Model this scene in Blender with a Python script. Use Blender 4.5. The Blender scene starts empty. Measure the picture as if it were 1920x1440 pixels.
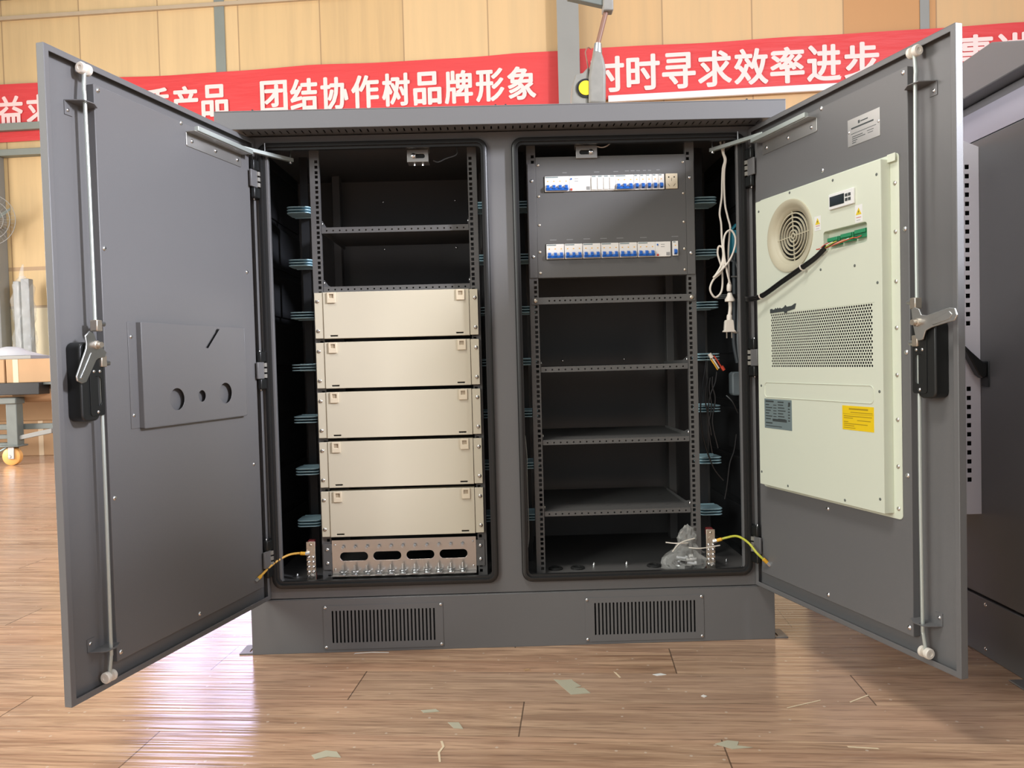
import bpy, bmesh, math, random
from mathutils import Matrix, Vector, noise
PI = math.pi
S = bpy.context.scene
COL = S.collection
rnd = random.Random(7)

# ------------------------------------------------------------------ camera
CAM = Vector((-0.0165, -2.2724, 0.8435)); YAW, PIT, ROL, FPX = .0123, -.0294, -.0264, 1458.3
def cam_axes():
    cy, sy, cp, sp, cr, sr = math.cos(YAW), math.sin(YAW), math.cos(PIT), math.sin(PIT), math.cos(ROL), math.sin(ROL)
    f = Vector((sy*cp, cy*cp, sp)); r = Vector((cy, -sy, 0)); u = r.cross(f)
    return r*cr + u*sr, u*cr - r*sr, f
_r, _u, _f = cam_axes()
cd = bpy.data.cameras.new('camera'); cam = bpy.data.objects.new('camera', cd); COL.objects.link(cam)
cam.matrix_world = Matrix(((_r.x, _u.x, -_f.x, CAM.x), (_r.y, _u.y, -_f.y, CAM.y), (_r.z, _u.z, -_f.z, CAM.z), (0, 0, 0, 1)))
cd.sensor_fit = 'HORIZONTAL'; cd.sensor_width = 36; cd.lens = 36*FPX/1920; cd.clip_start = .05; cd.clip_end = 200
S.camera = cam

# ------------------------------------------------------------------ world, lights, exposure
W = bpy.data.worlds.new('world'); S.world = W; W.use_nodes = True
W.node_tree.nodes['Background'].inputs[0].default_value = (.93, .96, 1.0, 1)
W.node_tree.nodes['Background'].inputs[1].default_value = .34
def area(name, loc, target, sx, sy, power, color):
    l = bpy.data.lights.new(name, 'AREA'); l.shape = 'RECTANGLE'; l.size = sx; l.size_y = sy; l.energy = power; l.color = color
    o = bpy.data.objects.new(name, l); COL.objects.link(o); o.location = loc
    o.rotation_euler = (Vector(target) - Vector(loc)).to_track_quat('-Z', 'Y').to_euler()
    return o
area('daylight_right_window', (5.2, -3.5, 3.5), (0, 0, 1.0), .5, 1.0, 520, (.88, .90, 1.0))
area('daylight_front_window', (4.96, -6.2, 2.0), (1.2, 0, 1.2), 1.0, 1.9, 110, (.90, .90, 1.0))
area('daylight_right_skylight', (6.0, -1.2, 4.6), (-.6, -.2, 1.0), 3.0, 1.6, 80, (.92, .93, 1.0))
area('daylight_left_gate', (-5.2, -5.0, 3.0), (0, 0, .7), 2.6, 2.6, 180, (.97, 1.0, .93))
area('daylight_left_opening', (-8.0, 2.0, 1.9), (-3.0, .8, .2), 3.4, 3.0, 520, (1.0, .94, .90))
area('ceiling_lamp_front', (-1.6, -2.2, 5.5), (-.3, -.6, 0), 2.0, .6, 100, (1.0, .95, .88))
area('ceiling_lamp', (0.0, 3.4, 7.0), (0, 4.5, 2.5), 5.0, 1.0, 30, (1.0, .95, .87))
S.view_settings.view_transform = 'Standard'; S.view_settings.look = 'None'
S.view_settings.exposure = 0.5; S.view_settings.gamma = 1.0; S.view_settings.use_curve_mapping = False

# ------------------------------------------------------------------ materials
def mat(name, col, rough=.5, metal=0.0, spec=.5, var=0.0, scale=8, bump=0.0, bscale=300, coat=0.0):
    m = bpy.data.materials.new(name); m.use_nodes = True; nt = m.node_tree; b = nt.nodes['Principled BSDF']
    b.inputs['Base Color'].default_value = (*col, 1); b.inputs['Roughness'].default_value = rough
    b.inputs['Metallic'].default_value = metal; b.inputs['Specular IOR Level'].default_value = spec
    b.inputs['Coat Weight'].default_value = coat
    tc = nt.nodes.new('ShaderNodeTexCoord')
    if var:
        n = nt.nodes.new('ShaderNodeTexNoise'); n.inputs['Scale'].default_value = scale; n.inputs['Detail'].default_value = 4
        mx = nt.nodes.new('ShaderNodeMix'); mx.data_type = 'RGBA'
        mx.inputs[6].default_value = (*[c*(1-var) for c in col], 1); mx.inputs[7].default_value = (*[min(1, c*(1+var)) for c in col], 1)
        nt.links.new(tc.outputs['Object'], n.inputs['Vector']); nt.links.new(n.outputs['Fac'], mx.inputs[0]); nt.links.new(mx.outputs[2], b.inputs['Base Color'])
    if bump:
        n2 = nt.nodes.new('ShaderNodeTexNoise'); n2.inputs['Scale'].default_value = bscale; n2.inputs['Detail'].default_value = 1
        bp = nt.nodes.new('ShaderNodeBump'); bp.inputs['Strength'].default_value = bump; bp.inputs['Distance'].default_value = .001
        nt.links.new(tc.outputs['Object'], n2.inputs['Vector']); nt.links.new(n2.outputs['Fac'], bp.inputs['Height']); nt.links.new(bp.outputs['Normal'], b.inputs['Normal'])
    return m
M = {}
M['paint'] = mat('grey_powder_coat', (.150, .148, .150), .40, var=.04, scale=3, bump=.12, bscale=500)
M['paint_shade'] = mat('grey_powder_coat_shaded', (.105, .102, .100), .5, var=.05, scale=3, bump=.1, bscale=500)  # same coat as outside, darkened: interior shade put into the colour
M['insul'] = mat('black_insulation_foam', (.012, .013, .015), .55, var=.3, scale=5)
M['rubber'] = mat('black_rubber', (.022, .022, .022), .38)
M['blackp'] = mat('black_plastic', (.013, .014, .014), .35)
M['hoodlit'] = mat('hood_grey_lit', (.80, .79, .86), .45, var=.03, scale=3)  # hood grey lightened: the light on it is put into the colour
M['bandlit'] = mat('band_grey_lit', (.40, .39, .47), .42)  # head band lightened: its reflected light is put into the colour
M['zinc'] = mat('zinc_plated_steel', (.62, .63, .63), .3, 1.0, var=.12, scale=30)
M['steel'] = mat('brushed_stainless', (.62, .59, .55), .32, 1.0, var=.08, scale=12)
M['galv'] = mat('galvanised_rod', (.56, .61, .58), .40, .6)
M['screw'] = mat('screw_steel', (.75, .75, .75), .25, 1.0)
M['satin'] = mat('satin_aluminium', (.50, .49, .47), .38, .8, var=.06, scale=20)
M['beige'] = mat('beige_paint', (.62, .565, .44), .42, var=.02, scale=4)
M['latch'] = mat('cream_plastic', (.72, .62, .46), .45)
M['latchd'] = mat('latch_recess', (.42, .34, .24), .5)
M['ac'] = mat('pale_green_white_paint', (.70, .735, .61), .42, var=.015, scale=4)
M['acfan'] = mat('beige_fan_plastic', (.53, .49, .36), .45)
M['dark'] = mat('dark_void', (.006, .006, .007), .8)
M['clip'] = mat('light_blue_plastic', (.40, .61, .69), .32)
M['white'] = mat('white_plastic', (.80, .77, .73), .4)
M['whitep'] = mat('white_cord', (.78, .72, .64), .42)
M['bluep'] = mat('blue_plastic', (.012, .12, .50), .35)
M['darkred'] = mat('dark_red_insulator', (.16, .02, .02), .45)
M['red'] = mat('red_plastic', (.55, .06, .03), .4)
M['green'] = mat('green_terminal_plastic', (.03, .27, .12), .4)
M['yellow'] = mat('yellow_label', (.86, .60, .01), .5)
M['yel'] = mat('warning_yellow', (.80, .60, .03), .5)
M['lbl'] = mat('white_label', (.82, .82, .80), .5)
M['bluegrey'] = mat('blue_grey_label', (.25, .32, .33), .35, .3)
M['ink'] = mat('dark_ink', (.05, .06, .06), .6)
M['inky'] = mat('ochre_ink', (.42, .28, .01), .6)
M['inkp'] = mat('pale_print', (.21, .21, .21), .6)
M['brass'] = mat('tinned_copper', (.62, .55, .46), .35, .9)
M['wire'] = mat('green_yellow_wire', (.55, .55, .06), .45)
M['wirel'] = mat('yellow_wire', (.75, .42, .07), .45)
M['orange'] = mat('orange_sleeve', (.80, .42, .03), .5)
M['black'] = mat('black_cable', (.012, .012, .013), .35)
M['conduit'] = mat('grey_conduit', (.06, .07, .08), .4)
M['boxgrey'] = mat('grey_junction_box', (.13, .155, .17), .5)
M['teal'] = mat('teal_plastic', (.04, .30, .42), .4)
M['card'] = mat('brown_cardboard', (.42, .255, .13), .8, var=.12, scale=5)
M['tape'] = mat('parcel_tape', (.62, .47, .30), .4)
M['trolley'] = mat('grey_green_steel', (.13, .145, .13), .5, var=.15, scale=15)
M['wheel'] = mat('orange_polyurethane', (.72, .36, .10), .45)
M['colgrey'] = mat('grey_steel_column', (.24, .24, .22), .55, var=.1, scale=3)
M['colgreen'] = mat('grey_green_beam', (.20, .22, .19), .6, var=.1, scale=3)
M['beamlit'] = mat('beam_white_lit', (.74, .72, .74), .5, var=.05, scale=5)  # right stretch of the beam, whitened to paint in the light on it
M['beamtan'] = mat('tan_batten', (.42, .33, .22), .7, var=.1, scale=6)
M['toolgrey'] = mat('worn_grey_casting', (.22, .21, .185), .5, var=.2, scale=25)
M['rust'] = mat('brown_rod', (.20, .10, .065), .5)
M['sheet'] = mat('dull_white_plastic_sheet', (.55, .56, .57), .35)
M['scrap'] = mat('pale_tape_scrap', (.46, .43, .32), .6)
M['wood'] = mat('pale_wood_chip', (.72, .58, .40), .7)
M['lettering'] = mat('pink_white_lettering', (.88, .60, .56), .7)
M['goldscreen'] = mat('dark_screen', (.012, .02, .02), .15)
M['wrapg'] = mat('wrapped_profile_grey', (.22, .23, .22), .4, var=.2, scale=20)

def film(name, col, alpha, rough=.2):
    m = mat(name, col, rough); b = m.node_tree.nodes['Principled BSDF']; b.inputs['Alpha'].default_value = alpha
    return m
M['bag'] = film('clear_plastic_bag', (.88, .88, .84), .20, .06)
M['film'] = film('stretch_film', (.75, .77, .73), .22, .2)
M['mesh'] = film('fan_guard_wire', (.16, .15, .12), .45, .5)
M['glass'] = mat('frosted_daylit_glass', (.8, .82, .9), .3)
_b = M['glass'].node_tree.nodes['Principled BSDF']; _b.inputs['Emission Color'].default_value = (.64, .60, 1.0, 1); _b.inputs['Emission Strength'].default_value = 4.3

def banner_mat():
    m = mat('red_banner_cloth', (.60, .042, .042), .55); nt = m.node_tree; b = nt.nodes['Principled BSDF']
    tc = nt.nodes.new('ShaderNodeTexCoord'); mp = nt.nodes.new('ShaderNodeMapping'); mp.inputs['Scale'].default_value = (.6, 1, 4); mp.inputs['Rotation'].default_value = (0, .15, 0)
    n = nt.nodes.new('ShaderNodeTexNoise'); n.inputs['Scale'].default_value = 2.0; n.inputs['Detail'].default_value = 3
    bp = nt.nodes.new('ShaderNodeBump'); bp.inputs['Strength'].default_value = .5; bp.inputs['Distance'].default_value = .04
    nt.links.new(tc.outputs['Object'], mp.inputs[0]); nt.links.new(mp.outputs[0], n.inputs['Vector'])
    nt.links.new(n.outputs['Fac'], bp.inputs['Height']); nt.links.new(bp.outputs['Normal'], b.inputs['Normal'])
    return m
M['banner'] = banner_mat()

class NT:                                             # tiny helper for node trees
    def __init__(s, m): s.t = m.node_tree; s.b = s.t.nodes['Principled BSDF']
    def n(s, typ, **kw):
        x = s.t.nodes.new(typ)
        for k, v in kw.items(): setattr(x, k, v)
        return x
    def l(s, a, b): s.t.links.new(a, b)
    def put(s, sock, v):
        if hasattr(v, 'is_output'): s.l(v, sock)
        else: sock.default_value = v
    def math(s, op, a, b=0.0, c=0.0):
        x = s.n('ShaderNodeMath', operation=op); s.put(x.inputs[0], a); s.put(x.inputs[1], b); s.put(x.inputs[2], c); return x.outputs[0]
    def mix(s, f, a, b, bt='MIX'):
        x = s.n('ShaderNodeMix', data_type='RGBA', blend_type=bt); s.put(x.inputs[0], f)
        s.put(x.inputs[6], (*a, 1) if isinstance(a, tuple) and len(a) == 3 else a); s.put(x.inputs[7], (*b, 1) if isinstance(b, tuple) and len(b) == 3 else b); return x.outputs[2]
    def ramp(s, v, lo, hi):
        x = s.n('ShaderNodeMapRange'); s.put(x.inputs[0], v); x.inputs[1].default_value = lo; x.inputs[2].default_value = hi; return x.outputs[0]

def floor_mat():
    m = bpy.data.materials.new('wood_plank_floor'); m.use_nodes = True; k = NT(m)
    tc = k.n('ShaderNodeTexCoord'); sp = k.n('ShaderNodeSeparateXYZ'); k.l(tc.outputs['Object'], sp.inputs[0]); p, q = sp.outputs[0], sp.outputs[1]
    rq = k.math('DIVIDE', k.math('ADD', q, .547), .18); row = k.math('FLOOR', rq); fr = k.math('FRACT', rq)
    pp = k.math('DIVIDE', k.math('ADD', k.math('SUBTRACT', p, .0525), k.math('MULTIPLY', row, .447)), 1.289); ci = k.math('FLOOR', pp); fp = k.math('FRACT', pp)
    cv = k.n('ShaderNodeCombineXYZ'); k.l(row, cv.inputs[0]); k.l(ci, cv.inputs[1])
    wn = k.n('ShaderNodeTexWhiteNoise', noise_dimensions='2D'); k.l(cv.outputs[0], wn.inputs['Vector'])
    g = k.n('ShaderNodeCombineXYZ'); k.l(k.math('MULTIPLY', p, 2.2), g.inputs[0]); k.l(k.math('MULTIPLY', q, 34.0), g.inputs[1]); k.l(k.math('MULTIPLY', wn.outputs['Value'], 40.0), g.inputs[2])
    n1 = k.n('ShaderNodeTexNoise'); n1.inputs['Scale'].default_value = 1.0; n1.inputs['Detail'].default_value = 6; n1.inputs['Roughness'].default_value = .65; n1.inputs['Distortion'].default_value = .6; k.l(g.outputs[0], n1.inputs['Vector'])
    g2 = k.n('ShaderNodeCombineXYZ'); k.l(k.math('MULTIPLY', p, 1.1), g2.inputs[0]); k.l(k.math('MULTIPLY', q, 7.0), g2.inputs[1]); k.l(k.math('MULTIPLY', wn.outputs['Value'], 90.0), g2.inputs[2])
    n2 = k.n('ShaderNodeTexNoise'); n2.inputs['Scale'].default_value = 1.0; n2.inputs['Detail'].default_value = 4; k.l(g2.outputs[0], n2.inputs['Vector'])
    c = k.mix(k.ramp(n1.outputs['Fac'], .37, .62), (.275, .148, .086), (.62, .405, .255))
    c = k.mix(k.math('MULTIPLY', k.ramp(n2.outputs['Fac'], .4, .7), .6), c, (.58, .33, .21))
    c = k.mix(k.math('MULTIPLY', wn.outputs['Value'], .45), c, (.44, .31, .225))
    g4 = k.n('ShaderNodeCombineXYZ'); k.l(k.math('MULTIPLY', p, 9.0), g4.inputs[0]); k.l(k.math('MULTIPLY', q, 150.0), g4.inputs[1]); k.l(k.math('MULTIPLY', wn.outputs['Value'], 20.0), g4.inputs[2])
    n4 = k.n('ShaderNodeTexNoise'); n4.inputs['Scale'].default_value = 1.0; n4.inputs['Detail'].default_value = 3; k.l(g4.outputs[0], n4.inputs['Vector'])
    c = k.mix(k.math('MULTIPLY', k.ramp(n4.outputs['Fac'], .52, .70), .55), c, (.17, .10, .065))
    # dust specks and scuffs
    sc = k.n('ShaderNodeTexVoronoi'); sc.inputs['Scale'].default_value = 24; k.l(tc.outputs['Object'], sc.inputs['Vector'])
    n3 = k.n('ShaderNodeTexNoise'); n3.inputs['Scale'].default_value = 5.0; n3.inputs['Detail'].default_value = 2; k.l(tc.outputs['Object'], n3.inputs['Vector'])
    speck = k.math('MULTIPLY', k.math('LESS_THAN', sc.outputs['Distance'], .085), k.math('GREATER_THAN', n3.outputs['Fac'], .43))
    c = k.mix(k.math('MULTIPLY', speck, .6), c, (.62, .52, .42))
    # joints: dark at the plank ends, faint along the sides
    e = k.math('MULTIPLY', k.math('MINIMUM', fp, k.math('SUBTRACT', 1.0, fp)), 1.289); s2 = k.math('MULTIPLY', k.math('MINIMUM', fr, k.math('SUBTRACT', 1.0, fr)), .18)
    c = k.mix(k.math('MULTIPLY', k.math('LESS_THAN', e, .0017), .75), c, (.05, .03, .02))
    c = k.mix(k.math('MULTIPLY', k.math('LESS_THAN', s2, .0011), .45), c, (.12, .07, .045))
    k.l(c, k.b.inputs['Base Color'])
    # fine ribs across the light give the long streaks of reflected window
    wv = k.n('ShaderNodeTexNoise'); wv.inputs['Scale'].default_value = 1.0; wv.inputs['Detail'].default_value = 3
    g3 = k.n('ShaderNodeCombineXYZ'); k.l(k.math('MULTIPLY', p, 1.2), g3.inputs[0]); k.l(k.math('MULTIPLY', q, 60.0), g3.inputs[1]); k.l(g3.outputs[0], wv.inputs['Vector'])
    bp = k.n('ShaderNodeBump'); bp.inputs['Strength'].default_value = .55; bp.inputs['Distance'].default_value = .004
    k.l(wv.outputs['Fac'], bp.inputs['Height']); k.l(bp.outputs['Normal'], k.b.inputs['Normal'])
    k.put(k.b.inputs['Roughness'], k.math('ADD', .11, k.math('MULTIPLY', n1.outputs['Fac'], .10))); k.b.inputs['Specular IOR Level'].default_value = .5
    return m
def wall_mat():
    m = bpy.data.materials.new('plywood_wall_panels'); m.use_nodes = True; k = NT(m)
    tc = k.n('ShaderNodeTexCoord'); sp = k.n('ShaderNodeSeparateXYZ'); k.l(tc.outputs['Object'], sp.inputs[0]); t, z = sp.outputs[0], sp.outputs[2]
    u = k.math('DIVIDE', k.math('ADD', t, .983), .914); i = k.math('FLOOR', u); f = k.math('FRACT', u)
    wn = k.n('ShaderNodeTexWhiteNoise', noise_dimensions='1D'); k.l(k.math('ADD', i, 3.3), wn.inputs['W'])
    g = k.n('ShaderNodeCombineXYZ'); k.l(k.math('MULTIPLY', t, 9.0), g.inputs[0]); k.l(k.math('MULTIPLY', z, .55), g.inputs[2]); k.l(k.math('MULTIPLY', wn.outputs['Value'], 30.0), g.inputs[1])
    n1 = k.n('ShaderNodeTexNoise'); n1.inputs['Scale'].default_value = 1.0; n1.inputs['Detail'].default_value = 5; n1.inputs['Roughness'].default_value = .6; k.l(g.outputs[0], n1.inputs['Vector'])
    tone = k.mix(k.ramp(t, -4.0, 4.2), (.575, .41, .195), (.52, .305, .135))
    c = k.mix(k.math('MULTIPLY', k.ramp(n1.outputs['Fac'], .4, .75), .6), tone, (.40, .28, .14))
    c = k.mix(k.math('MULTIPLY', wn.outputs['Value'], .35), c, (.72, .52, .28))
    o5 = k.math('COMPARE', i, 5.0, .1); c = k.mix(k.math('MULTIPLY', o5, .8), c, (.46, .22, .075))
    low = k.math('LESS_THAN', z, 1.60); c = k.mix(k.math('MULTIPLY', low, .8), c, (.74, .66, .46))
    s4 = k.math('LESS_THAN', k.math('ABSOLUTE', k.math('SUBTRACT', z, 1.60)), .015); c = k.mix(k.math('MULTIPLY', s4, .7), c, (.28, .20, .13))
    e = k.math('MULTIPLY', k.math('MINIMUM', f, k.math('SUBTRACT', 1.0, f)), .914)
    c = k.mix(k.math('MULTIPLY', k.math('LESS_THAN', e, .007), .7), c, (.26, .16, .08))
    s3 = k.math('LESS_THAN', k.math('ABSOLUTE', k.math('SUBTRACT', z, 2.03)), .022); c = k.mix(k.math('MULTIPLY', s3, .7), c, (.30, .19, .11))
    k.l(c, k.b.inputs['Base Color']); k.b.inputs['Roughness'].default_value = .6
    return m
M['floor'] = floor_mat(); M['wall'] = wall_mat()

# ------------------------------------------------------------------ mesh builder
WM = {}
def basis(loc, ax, ay, az):
    return Matrix(((ax[0], ay[0], az[0], loc[0]), (ax[1], ay[1], az[1], loc[1]), (ax[2], ay[2], az[2], loc[2]), (0, 0, 0, 1)))
I4 = Matrix.Identity(4)
class MB:
    def __init__(s, F=I4): s.F = F; s.v = []; s.f = []; s.mi = []; s.cur = 0
    def m(s, i): s.cur = i; return s
    def add(s, vs, fs):
        o = len(s.v); s.v += [tuple(v) for v in vs]
        for f in fs: s.f.append([o+i for i in f]); s.mi.append(s.cur)
        return s
    def box(s, x0, x1, y0, y1, z0, z1):
        return s.add([(x, y, z) for x in (x0, x1) for y in (y0, y1) for z in (z0, z1)],
                     [(0, 1, 3, 2), (4, 6, 7, 5), (0, 4, 5, 1), (2, 3, 7, 6), (0, 2, 6, 4), (1, 5, 7, 3)])
    def lathe(s, p0, d, prof, n=16):                   # prof: (radius, distance along d)
        d = Vector(d).normalized(); a = d.orthogonal().normalized(); b = d.cross(a); p0 = Vector(p0); vs = []; fs = []
        for r, h in prof:
            for i in range(n):
                t = 2*PI*i/n; vs.append(p0 + d*h + (a*math.cos(t) + b*math.sin(t))*r)
        for j in range(len(prof)-1):
            for i in range(n): fs.append((j*n+i, j*n+(i+1) % n, (j+1)*n+(i+1) % n, (j+1)*n+i))
        fs.append(tuple(range(n))); fs.append(tuple(range((len(prof)-1)*n, len(prof)*n)))
        return s.add(vs, fs)
    def cyl(s, p0, p1, r, n=16):
        d = Vector(p1) - Vector(p0); return s.lathe(p0, d, [(r, 0), (r, d.length)], n)
    def ring(s, p0, d, ro, ri, h, n=32):               # washer
        d = Vector(d).normalized(); return s.torusprof(p0, d, [(ri, 0), (ro, 0), (ro, h), (ri, h)], n)
    def torusprof(s, p0, d, prof, n=32):               # closed profile revolved
        d = Vector(d).normalized(); a = d.orthogonal().normalized(); b = d.cross(a); p0 = Vector(p0); vs = []; fs = []; L = len(prof)
        for r, h in prof:
            for i in range(n):
                t = 2*PI*i/n; vs.append(p0 + d*h + (a*math.cos(t) + b*math.sin(t))*r)
        for j in range(L):
            k = (j+1) % L
            for i in range(n): fs.append((j*n+i, j*n+(i+1) % n, k*n+(i+1) % n, k*n+i))
        return s.add(vs, fs)
    def tube(s, pts, r, n=8, sub=5, smooth=True):
        P = [Vector(p) for p in pts]
        if smooth and len(P) > 2:
            Q = []
            for i in range(len(P)-1):
                a, b, c, d = P[max(i-1, 0)], P[i], P[i+1], P[min(i+2, len(P)-1)]
                for j in range(sub):
                    t = j/sub; Q.append(.5*((2*b) + (c-a)*t + (2*a-5*b+4*c-d)*t*t + (3*b-a-3*c+d)*t**3))
            Q.append(P[-1]); P = Q
        vs = []; fs = []; up = None
        for i, p in enumerate(P):
            d = (P[min(i+1, len(P)-1)] - P[max(i-1, 0)]).normalized()
            if up is None: up = d.orthogonal().normalized()
            up = (up - d*up.dot(d)); up = up.normalized() if up.length > 1e-6 else d.orthogonal().normalized(); b = d.cross(up)
            rr = r(i/(len(P)-1)) if callable(r) else r
            for k in range(n):
                t = 2*PI*k/n; vs.append(p + (up*math.cos(t) + b*math.sin(t))*rr)
        for i in range(len(P)-1):
            for k in range(n): fs.append((i*n+k, i*n+(k+1) % n, (i+1)*n+(k+1) % n, (i+1)*n+k))
        fs.append(tuple(range(n))); fs.append(tuple(range((len(P)-1)*n, len(P)*n)))
        return s.add(vs, fs)
    def prism(s, poly, fn, t0, t1):                    # poly (u,v) extruded in w through fn(u,v,w)
        n = len(poly); vs = [fn(u, v, t0) for u, v in poly] + [fn(u, v, t1) for u, v in poly]
        return s.add(vs, [tuple(range(n)), tuple(range(n, 2*n))] + [(i, (i+1) % n, n+(i+1) % n, n+i) for i in range(n)])
    def plate(s, outer, holes, fn, t0, t1):            # flat plate with holes
        bm = bmesh.new(); loops = []
        for lp in [outer] + holes:
            vs = [bm.verts.new((u, v, 0)) for u, v in lp]; loops.append(len(vs))
            for i in range(len(vs)): bm.edges.new((vs[i], vs[(i+1) % len(vs)]))
        bm.verts.index_update()
        bmesh.ops.triangle_fill(bm, use_beauty=True, use_dissolve=False, edges=bm.edges[:])
        bm.verts.index_update(); V = [(v.co.x, v.co.y) for v in bm.verts]; T = [tuple(v.index for v in f.verts) for f in bm.faces]; bm.free()
        n = len(V); fs = T + [tuple(n+i for i in reversed(f)) for f in T]; o = 0
        for L in loops:
            fs += [(o+i, o+(i+1) % L, n+o+(i+1) % L, n+o+i) for i in range(L)]; o += L
        return s.add([fn(u, v, t0) for u, v in V] + [fn(u, v, t1) for u, v in V], fs)
    def gplate(s, a0, a1, z0, z1, h0, h1, zs, fn, t0, t1):   # strip with one column of rectangular holes
        L = [z0] + [z for p in sorted(zs) for z in p] + [z1]; H = [a0, h0, h1, a1]
        V = lambda u, v: [fn(u, v, t0), fn(u, v, t1)]
        for i in range(len(L)-1):
            for j in range(3):
                if j == 1 and i % 2: continue
                q = [(H[j], L[i]), (H[j+1], L[i]), (H[j+1], L[i+1]), (H[j], L[i+1])]
                s.add([p for u, v in q for p in V(u, v)], [(0, 2, 4, 6), (1, 3, 5, 7), (0, 1, 3, 2), (2, 3, 5, 4), (4, 5, 7, 6), (6, 7, 1, 0)])
        return s
    def dome(s, c, d, r, h=None):
        h = h or r*.6; return s.lathe(c, d, [(r, 0), (r, h*.25), (r*.8, h*.7), (r*.4, h*.95)], 10)
    def build(s, name, mats, parent=None, bevel=0, seg=2, angle=35, loc=None):
        if not isinstance(mats, (list, tuple)): mats = [mats]
        if parent is not None: inv = WM[parent].inverted()
        elif loc is not None: inv = Matrix.Translation(-Vector(loc))
        else: inv = I4
        X = inv @ s.F
        me = bpy.data.meshes.new(name); me.from_pydata([X @ Vector(v) for v in s.v], [], s.f)
        for p, i in zip(me.polygons, s.mi): p.material_index = i
        for x in mats: me.materials.append(M[x])
        bm = bmesh.new(); bm.from_mesh(me); bmesh.ops.recalc_face_normals(bm, faces=bm.faces[:]); bm.to_mesh(me); bm.free()
        me.polygons.foreach_set('use_smooth', [True]*len(me.polygons)); me.set_sharp_from_angle(angle=math.radians(angle)); me.update()
        o = bpy.data.objects.new(name, me); COL.objects.link(o)
        if parent is not None: o.parent = parent; WM[o] = WM[parent]
        elif loc is not None: o.location = loc; WM[o] = Matrix.Translation(loc)
        else: WM[o] = I4
        if bevel:
            b = o.modifiers.new('bevel', 'BEVEL'); b.width = bevel; b.segments = seg; b.limit_method = 'ANGLE'; b.angle_limit = math.radians(40)
        return o
def tag(o, label, cat, group=None, kind=None):
    if label: o['label'] = label
    if cat: o['category'] = cat
    if group: o['group'] = group
    if kind: o['kind'] = kind
    return o
def thing(name, label, cat, Mx, group=None):
    if not isinstance(Mx, Matrix): Mx = Matrix.Translation(Mx)
    o = bpy.data.objects.new(name, None); o.empty_display_size = .05; COL.objects.link(o); o.matrix_world = Mx; WM[o] = Mx.copy()
    return tag(o, label, cat, group)
def struct(o): o['kind'] = 'structure'; return o
def dup(root, Mx, label, group=None):
    r = root.copy(); COL.objects.link(r); r.matrix_world = Mx; WM[r] = Mx.copy(); r['label'] = label
    if group: r['group'] = group
    for ch in list(root.children):
        c = ch.copy(); COL.objects.link(c); c.parent = r; WM[c] = Mx
        for gch in list(ch.children):
            d = gch.copy(); COL.objects.link(d); d.parent = c; WM[d] = Mx
    return r
def put_copy(o, parent, off):                         # copy of a small part, moved by off (in the parent's axes)
    c = o.copy(); COL.objects.link(c); c.parent = parent; c.location = Vector(o.location) + Vector(off); WM[c] = WM[parent]; return c
def rect(u0, u1, v0, v1): return [(u0, v0), (u1, v0), (u1, v1), (u0, v1)]
def rrect(u0, u1, v0, v1, r, n=5):
    out = []
    for cx, cy, a in ((u1-r, v0+r, -90), (u1-r, v1-r, 0), (u0+r, v1-r, 90), (u0+r, v0+r, 180)):
        for i in range(n+1):
            t = math.radians(a + 90*i/n); out.append((cx + r*math.cos(t), cy + r*math.sin(t)))
    return out
def circ(cu, cv, r, n=12, ph=0): return [(cu + r*math.cos(2*PI*i/n+ph), cv + r*math.sin(2*PI*i/n+ph)) for i in range(n)]
def XZ(u, v, w): return (u, w, v)                      # plate facing the camera: u=x, v=z, w=y
def XY(u, v, w): return (u, v, w)
def YZ(u, v, w): return (w, u, v)
def screws(parent, F, pts, d, r=.006, mat='screw', name='screw', h=None):
    first = None
    for p in pts:
        MB(F).dome(p, d, r, h).build(name, mat, parent)

# ------------------------------------------------------------------ setting: floor, wall, beams
AW = math.radians(5.6); RW = Matrix.Rotation(-AW, 4, 'Z')
fl = MB().add([(-14, -9, 0), (12, -9, 0), (12, 9, 0), (-14, 9, 0)], [(0, 1, 2, 3)]).build('floor', 'floor'); fl.matrix_world = RW; struct(fl)
FW = Matrix.Translation((0, 6.1, 0)) @ RW             # wall frame: x along the wall, -y towards us, z up
def wobj(mb, name, mats, **k):
    o = mb.build(name, mats, **k); o.matrix_world = FW; return struct(o)
wobj(MB().plate(rect(-13, 9, 0, 7.2), [rect(-4.05, -2.6, 1.25, 3.36)], XZ, 0, .12), 'wall_back', 'wall')
win = MB().plate(rect(-4.12, -2.53, 1.18, 3.40), [rect(-4.03, -3.36, 1.27, 3.34), rect(-3.29, -2.62, 1.27, 3.34)], XZ, -.03, .10)
wobj(win, 'window_1', 'colgreen', bevel=.004)
pane = wobj(MB().box(-4.03, -2.62, .05, .055, 1.27, 3.34), 'window_2', 'glass')
def beam(n, mt, x0, x1, y0, y1, z0, z1): return wobj(MB().box(x0, x1, y0, y1, z0, z1), 'trim_%d' % n, mt, bevel=.006)
hb = MB()
hb.box(.667, .891, -.20, -.185, 0, 7).box(.667, .891, -.02, -.002, 0, 7).box(.77, .785, -.185, -.02, 0, 7)
wobj(hb, 'trim_1', 'colgrey')
beam(2, 'colgreen', -3.075, -2.96, -.014, -.001, 3.42, 7)
beam(3, 'colgrey', 4.338, 4.432, -.014, -.001, 0, 7)
beam(4, 'colgrey', -5.9, -5.597, -.16, -.001, 0, 3.36)
beam(5, 'colgreen', -9, -4.2, -.10, -.04, 3.56, 3.64)
beam(6, 'colgreen', -5.59, -4.15, -.10, -.001, 3.28, 3.353)
beam(7, 'beamlit', 1.18, 6.5, -.09, -.05, 3.515, 3.582)
wobj(MB().box(-13, 9, -.035, -.001, 4.80, 4.84), 'trim_8', 'beamtan')
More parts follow.
